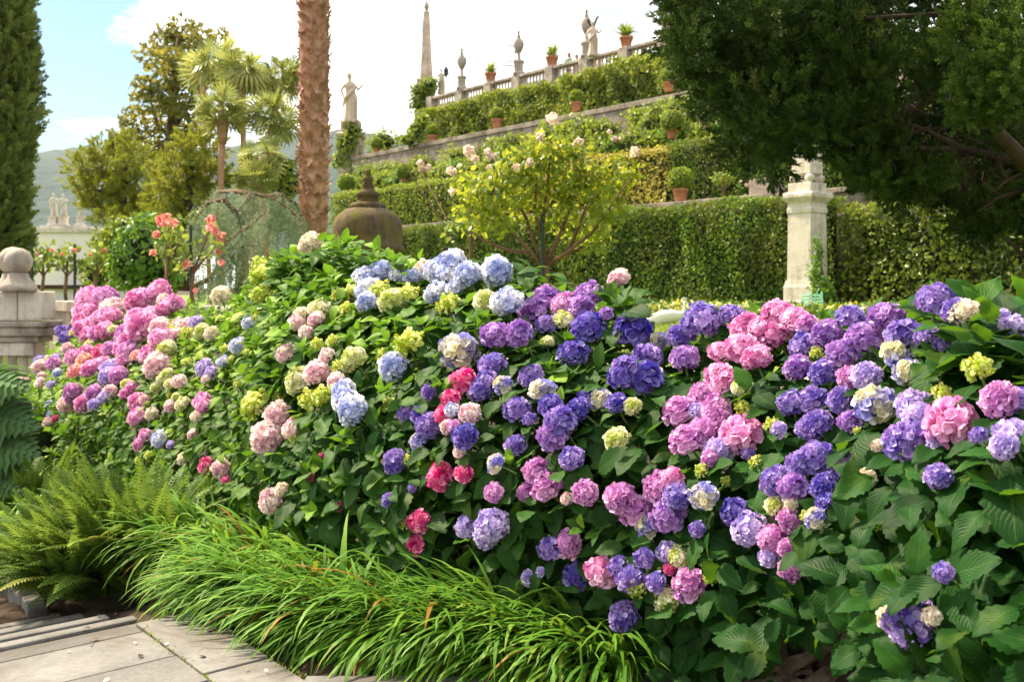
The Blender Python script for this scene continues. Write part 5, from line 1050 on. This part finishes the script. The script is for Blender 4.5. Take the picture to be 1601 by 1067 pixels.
# ---------- arching grass along the kerb ----------
M['grass'] = leaf_mat('arching_grass_blade', [(0,(.035,.11,.010)),(.5,(.10,.245,.020)),(.9,(.22,.37,.045)),(1,(.30,.15,.03))], (.28,.42,.03), .33, .5, spec=.15)
BL = [blade(1.7,.052,8,.1), blade(2.1,.046,8,-.12), blade(2.5,.048,8,.12), blade(1.4,.050,8,-.05)]
GN = ['fresh green arching grass tuft at the kerb, {}']
def grass_clump(base, n, L, lean, label, grp='arching grass tufts along the kerb', spread=.13, mat='grass', wmul=1.0):
    t = thing('grass_tuft', base, label, 'grass tuft', grp); a = rs.rand(n)*6.28; rr = spread*np.sqrt(rs.rand(n)); T = np.asarray(base)+np.stack([np.cos(a)*rr, np.sin(a)*rr, np.zeros(n)],1)
    el = rs.uniform(.15,1.15,n); hd = unit(np.stack([np.cos(a), np.sin(a), np.zeros(n)],1)*.62+np.asarray(lean)*rs.uniform(.4,1.4,(n,1))); d = unit(hd*np.sin(el)[:,None]+np.array([0,0,1.])*np.cos(el)[:,None])
    # blade template arches from +Y towards -Z; normal points up and back
    nor = unit(np.array([0,0,1.])-d*d[:,2:3]+rs.normal(size=(n,3))*.12); Lx = L*rs.uniform(.6,1.15,n); c = Cloud(); ch = rs.randint(0,4,n); wd = rs.uniform(.75,1.25,n)*wmul
    Mx = frames(d, nor, np.stack([Lx*wd, Lx, Lx],1)); r = np.clip(rs.normal(.45,.2,n),0,.93); r += rs.normal()*.08; r = np.clip(r,0,.93); r[rs.rand(n) < .03] = 1
    for q in range(4): m = ch == q; c.put(BL[q], Mx[m], T[m], r[m])
    c.build('blades', M[mat], t); return t
lean = unit(-NV*.8+UV_*.35)
where = ['beside the fern','second from the fern','where the steps begin','in front of the lowest pale pink head','behind the corner of the landing','at the joint of two slabs','below the hot magenta buds','under the small hot pink heads','below the lime bud','in front of the lilac heads','near the middle of the kerb','close to the deep blue heads','with the longest blades','below the blue and orchid pair','at the bare right end of the row','thin and upright at the right end']
gx = np.linspace(335, 925, 16)
for i, x in enumerate(gx):
    y = np.interp(x, [300,480,600,750,930], [905,972,1000,1022,1040]); b_ = P(x, y, EYE*FP/(y-HY)); b_[2] = -.02
    grass_clump(b_+UV_*rs.normal()*.03, int(rs.uniform(150,290)), (.86+.28*rs.rand())*np.interp(x, [300,600,900], [.44,.50,.56])+.03*math.sin(i*1.7), unit(lean+rs.normal(size=3)*np.array([.3,.3,0])), GN[0].format(where[i]), spread=.11)
for i, x in enumerate((290, 390, 500, 620, 740, 850)):
    y = np.interp(x, [290,390,500,620,740,850], [860,890,925,955,975,990]); b_ = P(x, y, EYE*FP/(y-HY)); b_[2] = -.02
    grass_clump(b_, 230, .54, lean*.8, 'taller grass tuft behind the kerb row, '+['nearest the fern','under the cream heads','left of the middle','under the hot pink heads','below the lilac heads','nearest the blue heads'][i], 'taller grass tufts behind the kerb row', spread=.17)
for i, (s, n0) in enumerate(((8.6,2.0),(8.1,1.85),(7.6,2.2),(9.2,2.2))):
    grass_clump(SN(s, n0, ground_z(s)-.02), 260, .62, lean*.5, ['grass tuft left of the big fern below the blush heads','grass tuft at the left picture edge by the soil bed','grass tuft just behind the big fern','grass tuft under the big lobed leaves'][i], 'grass tufts left of the fern', spread=.2)
# ---------- ferns ----------
M['fern'] = leaf_mat('fern_leaf', [(0,(.04,.09,.014)),(.5,(.095,.18,.024)),(.9,(.19,.28,.04)),(1,(.28,.25,.06))], (.3,.42,.05), .32, .6, spec=.15)
def frond(bend, npn=32):
    V, F = [], []; p = np.zeros(3); r = np.random.RandomState(int(bend*50))
    for i in range(npn):
        t = (i+.5)/npn; a = bend*t; p = p+np.array([0, math.cos(a), -math.sin(a)])/npn; L = .155*math.sin(math.pi*min(1,(t+.12)/1.12)**.75)+.01
        tg = np.array([0,math.cos(a),-math.sin(a)]); 
        for s_ in (-1,1):
            b0 = len(V); q = p; side = np.array([s_*1.,0,0]); tip = q+side*L+tg*L*.45+np.array([0,0,-.25*L+r.normal()*.01]); m1 = q+side*L*.45+tg*(L*.2+.016); m2 = q+side*L*.45+tg*(L*.2-.016)
            V += [q, m1, tip, m2]; F.append((b0,b0+1,b0+2,b0+3))
        b0 = len(V); V += [p-np.array([.005,0,0]), p+np.array([.005,0,0]), p+tg/npn+np.array([.004,0,0]), p+tg/npn-np.array([.004,0,0])]; F.append((b0,b0+1,b0+2,b0+3))
    return tmpl(V, F)
FR = [frond(.35), frond(.75), frond(1.25)]
def fern(base, n, L, label, lean=(0,0,0), up=.9):
    t = thing('fern', base, label, 'fern', 'ferns beside the steps'); a = rs.rand(n)*6.28; el = rs.uniform(.1,1.0,n)*up; d = unit(np.stack([np.cos(a)*np.sin(el), np.sin(a)*np.sin(el), np.cos(el)],1)+np.asarray(lean)*rs.uniform(.3,1,(n,1)))
    T = np.asarray(base)+np.stack([np.cos(a), np.sin(a), np.zeros(n)],1)*(.12*rs.rand(n)**.5)[:,None]; Lx = L*rs.uniform(.55,1.1,n); nor = unit(np.array([0,0,1.])-d*d[:,2:3]+rs.normal(size=(n,3))*.2); Mx = frames(d, nor, Lx); c = Cloud(); ch = rs.randint(0,3,n)
    for q in range(3): m = ch == q; c.put(FR[q], Mx[m], T[m], np.clip(rs.normal(.45,.22,m.sum()),0,1))
    c.build('fronds', M['fern'], t)
fern(P(150,915,6.35)*np.array([1,1,0])+np.array([0,0,-.36]), 330, .74, 'big bushy fern spilling over the top of the stone steps', lean*.28, .72)
fern(P(210,905,6.3)*np.array([1,1,0])+np.array([0,0,-.28]), 120, .84, 'fern directly behind the big one, against the hydrangeas', lean*.12, .5)
fern(P(105,905,7.0)*np.array([1,1,0])+np.array([0,0,-.44]), 100, .66, 'fern with paler fronds left of the big one', lean*.2, .6)
fern(P(60,790,8.6)*np.array([1,1,0])+np.array([0,0,-.46]), 90, .7, 'light green fern under the blush heads at the left', lean*.3)
# ---------- big lobed leaves at the left edge ----------
M['gunnera'] = leaf_mat('lobed_leaf', [(0,(.05,.11,.05)),(.6,(.10,.19,.075)),(1,(.15,.25,.10))], (.2,.34,.08), .28, .75, spec=.08)
def lobed(bend, seed):
    """long arching leaf cut into broad toothed lobes on both sides of a thick midrib"""
    V, F, U = [], [], []; r = np.random.RandomState(seed); p = np.zeros(3); npn = 15
    for i in range(npn):
        t = (i+.5)/npn; a = bend*t-.25; tg = np.array([0,math.cos(a),-math.sin(a)]); up = np.array([0,math.sin(a),math.cos(a)]); p = p+tg/npn; L = .34*math.sin(math.pi*min(1,(t+.16)/1.16)**.8)+.02
        for sg_ in (-1,1):
            Lq = L*r.uniform(.85,1.15); rows = [(0,.062,0),(.22,.066,.05),(.42,.058,.04),(.62,.060,.0),(.80,.036,-.05),(1.0,.004,-.12)]; b0 = len(V)
            for q, (f_, w_, z_) in enumerate(rows):
                c_ = p+np.array([sg_*Lq*f_,0,0])+tg*(Lq*.45*f_)+up*(z_*Lq*2-.25*Lq*f_*f_+r.normal()*.004); tooth = 1.15 if q % 2 else .85
                V += [c_-tg*w_*tooth+up*.012, c_+up*-.004, c_+tg*w_*tooth+up*.012]; U += [(0,f_),(.5,f_),(1,f_)]
            for q in range(len(rows)-1):
                for e in (0,1): A = b0+3*q+e; F.append((A, A+1, A+4, A+3) if sg_ > 0 else (A+3, A+4, A+1, A))
        b0 = len(V); V += [p-np.array([.012,0,0])-up*.004, p+np.array([.012,0,0])-up*.004, p+tg/npn*1.1+np.array([.010,0,0])-up*.004, p+tg/npn*1.1-np.array([.010,0,0])-up*.004]; U += [(0,0)]*4; F.append((b0,b0+1,b0+2,b0+3))
    return tmpl(V, F, U)
base = P(-75,720,8.8)*np.array([1,1,0])+np.array([0,0,-.44]); gn = thing('giant_leaf_plant', base, 'plant with long arching deeply lobed grey-green leaves at the left edge', 'plant')
for i, (x, y, tx, ty, r, bend, nz_) in enumerate(((-85,640,60,655,1.0,.7,.75),(-80,600,45,600,.95,.6,.9),(-70,690,50,700,.95,.7,.6),(-30,720,25,760,.7,.8,.5))):
    c = Cloud(); a_, e_ = P(x,y,8.7), P(tx,ty,8.25); dd = unit((e_-a_)[None]); c.put(lobed(bend, i+3), frames(dd, unit(np.array([[.15,-.75,nz_]])), np.array([r])), a_[None], [rs.uniform(.3,.8)]); c.build('lobed_leaf', M['gunnera'], gn)
    b = MB(); b.tube([base, (base+a_)/2+np.array([0,0,.1]), a_], [.03,.025,.016], 7); b.build('leaf_stalk', M['greenstem'], gn, smooth=True)
# low dark filler plants behind them
bush('dark_shrub', 'dark leafy undershrub in the shade below the stone pier', 'shrub', [(20,640,50,40,10.2),(60,690,40,40,9.6),(-20,700,50,50,10),(10,740,50,40,9.4)], M['leaf_mid'], .14, 60)
# ---------- kerb, hoses, roots ----------
b = MB(); xx = P(478,1062,4.06)[0]
while xx < 1.0:
    e = xx+random.uniform(.5,.8); b.box((xx+.004,3.90,-.3), (min(e,1.0)-.004,4.06,.015)); xx = e
struct(b.build('kerb', M['slab'], bevel=.012))
kp = [(-30,905),(-5,906),(25,914),(48,930),(60,952)]
pts = []
for x, y in kp: z = -.40; Y = (EYE-z)*FP/(y-HY); pts.append(P(x,y,Y))
b = MB()
for i in range(len(pts)-1):
    a, c_ = pts[i], pts[i+1]; d = unit(c_-a); sde = np.cross([0,0,1], d)*.06; a2, c2_ = a+d*.006, c_-d*.006
    V = [a2-sde-[0,0,.3], a2+sde-[0,0,.3], c2_+sde-[0,0,.3], c2_-sde-[0,0,.3], a2-sde, a2+sde, c2_+sde, c2_-sde]; b.add(V, [(0,3,2,1),(4,5,6,7),(0,1,5,4),(1,2,6,5),(2,3,7,6),(3,0,4,7)])
struct(b.build('kerb', M['slab'], bevel=.012))
for pt, lab in (([(-20,838),(25,850),(60,872),(95,868)], 'thin grey watering hose curving over the bare soil'), ([(-20,866),(15,872),(42,890),(60,893),(90,880)], 'second thin grey hose nearer the kerb')):
    q = [P(x,y,(EYE+.42)*FP/(y-HY)) for x,y in pt]; b = MB(); b.tube(q, .012, 6); tag(b.build('hose', M['grey_metal'], origin=q[1]), lab, 'hose')
M['root'] = solid_mat('dry_root', (.14,.095,.065), (.38,.29,.21), 9, .95, 1.0, fine=45, stain=(.03,.02,.014))
rt = 0
for pts, r0, lab in (([(1160,1090),(1215,1060),(1262,1030),(1300,1005),(1330,985)], .035, 'thickest gnarled root rising out of the soil below the large-leaved bush'), ([(1230,1085),(1290,1058),(1325,1035),(1350,1010)], .035, 'long grey root lying to the right of the thickest one'), ([(1130,1068),(1190,1052),(1232,1048),(1270,1052)], .018, 'thin root crossing at the left of the thickest one'), ([(1180,1088),(1195,1040),(1180,1005),(1188,980)], .02, 'upright twisted root at the left')):
    q = []
    for i, (x, y) in enumerate(pts): Y = 4.0-.05*i; p = P(x, y, Y); p[2] = max(p[2], .0); q.append(p)
    b = MB(); qq = []
    for i in range(len(q)-1):
        for f in (0,.33,.66): qq.append(q[i]*(1-f)+q[i+1]*f+rs.normal(size=3)*.012)
    qq.append(q[-1]); b.tube(qq, [r0*(1-.6*i/len(qq))*rs.uniform(.8,1.25) for i in range(len(qq))], 9, jit=.35); tag(b.build('root', M['root'], origin=q[0], smooth=True), lab, 'root')
c = Cloud(); n = 900; T = np.array([SN(rs.uniform(.2,3.4), rs.uniform(2.0,2.7), .0) for _ in range(n)]); T[:,2] = rs.uniform(-.015,.02,n); Mx = frames(rand_dirs(n)*np.array([1,1,.25]), np.array([0,0,1.])+rand_dirs(n)*.4, rs.uniform(.02,.06,n)); c.put(SMALL[0], Mx, T, rs.rand(n))
M['litter'] = leaf_mat('dead_leaf', [(0,(.04,.025,.015)),(.6,(.13,.08,.045)),(1,(.26,.18,.10))], (.2,.12,.05), .1, .8)
o = c.build('leaf_litter', M['litter'], base=(0,0,0)); o['kind'] = 'stuff'
for i, (x, y) in enumerate(((985,1040),(970,1052),(1005,1046))):
    p = P(x,y,4.2); p[2] = .03; c = Cloud(); n = 14; a = rs.rand(n)*6.28; d = np.stack([np.cos(a),np.sin(a),rs.uniform(.2,.9,n)],1); c.put(ROSELEAF[0], frames(d, np.array([0,0,1.])+rand_dirs(n)*.2, np.full(n,.05)), np.tile(p,(n,1))+d*.02, rs.uniform(.3,.8,n))
    t_ = c.build('seedling', M['bright'], base=p); tag(t_, ['tiny seedling in the dark soil behind the kerb, middle of three','tiny seedling closest to the grass, behind the kerb','tiny seedling nearest the hydrangea leaves, behind the kerb'][i], 'seedling')
# ---------- lawn edge: strappy border, bedding flowers, peacock ----------
c = Cloud(); n = 5200; s_ = rs.uniform(6,30,n); n_ = rs.uniform(17.0,17.9,n); T = UV_*s_[:,None]+NV*n_[:,None]; T[:,2] = 1.03; a = rs.rand(n)*6.28; el = rs.uniform(.2,1.2,n); d = np.stack([np.cos(a)*np.sin(el), np.sin(a)*np.sin(el), np.cos(el)],1)
c.put(BL[1], frames(d, np.array([0,0,1.])+rand_dirs(n)*.3, np.stack([np.full(n,1.1), rs.uniform(.3,.55,n), rs.uniform(.3,.55,n)],1)), T, rs.rand(n)*.85)
o = c.build('border_foliage', M['hosta'], base=(0,0,0)); o['kind'] = 'stuff'
c = Cloud(); n = 1800; s_ = rs.uniform(5,24,n); n_ = 16.2+rs.uniform(-.5,.6,n); T = UV_*s_[:,None]+NV*n_[:,None]; T[:,2] = 1.03+rs.uniform(.06,.26,n); c.put(ROSEP, frames(rand_dirs(n), rand_dirs(n,.6), rs.uniform(.05,.10,n)), T, rs.rand(n), np.round(rs.rand(n)))
o = c.build('bedding_flowers', M['petal_yellow'], base=(0,0,0)); o['kind'] = 'stuff'
c = Cloud(); n = 6000; s_ = rs.uniform(5,24,n); n_ = 16.2+rs.uniform(-.6,.7,n); T = UV_*s_[:,None]+NV*n_[:,None]; T[:,2] = 1.03+rs.uniform(0,.25,n); c.put(SMALL[0], frames(rand_dirs(n,.5), rand_dirs(n,.6), rs.uniform(.06,.14,n)), T, rs.rand(n))
o = c.build('bedding_foliage', M['hosta'], base=(0,0,0)); o['kind'] = 'stuff'
# grass of the lawn
c = Cloud(); n = 90000; s__ = rs.uniform(-4,24,n); n__ = 4.7+12*rs.rand(n); T = UV_*s__[:,None]+NV*n__[:,None]; T[:,2] = 1.03; d = rand_dirs(n,1.3); d[:,2] = np.abs(d[:,2]); c.put(tmpl([(-.12,0,0),(.12,0,0),(0,1,0)],[(0,1,2)]), frames(d, rand_dirs(n), rs.uniform(.04,.08,n)), T, rs.rand(n)); o = c.build('lawn_grass', M['lawn'], base=(0,0,0)); o['kind'] = 'stuff'
Yq = 15.0; k = Yq/FP
pk = thing('peacock', P(1050,514,Yq), 'white peacock walking on the lawn beyond the blue hydrangeas', 'peacock')
b = MB(); path = [(985,520),(1005,512),(1022,502),(1036,496.5),(1052,494.5),(1063,494),(1069,490),(1070.5,484),(1070.5,478),(1070.3,474.5),(1072,473),(1075,474.2),(1077,475)]
rad = [(5,1.5),(8,3),(10,6.5),(11,9),(10.5,9.5),(7.5,7.5),(4.2,4.4),(2.6,2.6),(2.1,2.1),(2.2,2.2),(2.7,2.5),(1.2,1.1),(.25,.25)]
b.tube([P(x,y,Yq) for x,y in path], [(a*k, c_*k) for a,c_ in rad], 14); b.build('body', M['white_feather'], pk, smooth=True)
b = MB()
for i in range(7): a = -.6+i*.2; b.tube([P(1070.5,472,Yq), P(1070.5+math.sin(a)*6,472-math.cos(a)*6,Yq)], [.004,.003], 4); b.ball(P(1070.5+math.sin(a)*6,472-math.cos(a)*6,Yq), .008, 6, 4)
b.build('crest', M['white_feather'], pk)
for dx in (-4,5):
    b = MB(); b.tube([P(1050+dx,500,Yq), P(1048+dx*1.3,508,Yq), P(1050+dx*1.4,514,Yq), P(1054+dx*1.4,514.5,Yq)], [.022,.012,.010,.008], 6); b.build('leg', M['twig'], pk)

# ---------- summer air over the lake: lets the far hills fade ----------
hz, t = nt('summer_haze'); pv = N(t, 'ShaderNodeVolumePrincipled'); pv.inputs['Color'].default_value = (.80,.88,.95,1); pv.inputs['Density'].default_value = .00004; pv.inputs['Anisotropy'].default_value = .2
oo = N(t, 'ShaderNodeOutputMaterial'); t.links.new(pv.outputs[0], oo.inputs['Volume'])
b = MB(); b.box((-6100,-900,-2.5),(6100,6100,640)); o = b.build('haze', hz); o['kind'] = 'stuff'

c = Cloud(); n = 26; T = np.array([SN(rs.uniform(1.5,4.7), 1.94-abs(rs.normal())*.5, .008) for _ in range(n)]); c.put(ROSEP, frames(rand_dirs(n)*np.array([1,1,.1]), np.array([0,0,1.])+rand_dirs(n)*.35, rs.uniform(.010,.022,n)), T, rs.rand(n), rs.rand(n))
o = c.build('fallen_petals', PM['W'], base=(0,0,0)); o['kind'] = 'stuff'
c = Cloud(); n = 55; T = np.array([SN(rs.uniform(1.5,6.4), 1.9-abs(rs.normal())*.45, 0) for _ in range(n)]); T[:,2] = [(-.11*max(0,math.floor((sof(p)-4.8)/.45)+1) if sof(p) > 4.8 else 0)+.008 for p in T]; c.put(SMALL[1], frames(rand_dirs(n)*np.array([1,1,.1]), np.array([0,0,1.])+rand_dirs(n)*.4, rs.uniform(.015,.045,n)), T, rs.rand(n))
o = c.build('fallen_leaves', M['litter'], base=(0,0,0)); o['kind'] = 'stuff'
c = Cloud(); n = 900; s_ = rs.choice([1.64,1.94], n); T = np.array([SN(rs.uniform(1.5,4.7), q+rs.normal()*.012, -.006) for q in s_]); c.put(SMALL[2], frames(rand_dirs(n,.8), rand_dirs(n), rs.uniform(.006,.02,n)), T, rs.rand(n))
o = c.build('joint_moss', M['box'], base=(0,0,0)); o['kind'] = 'stuff'
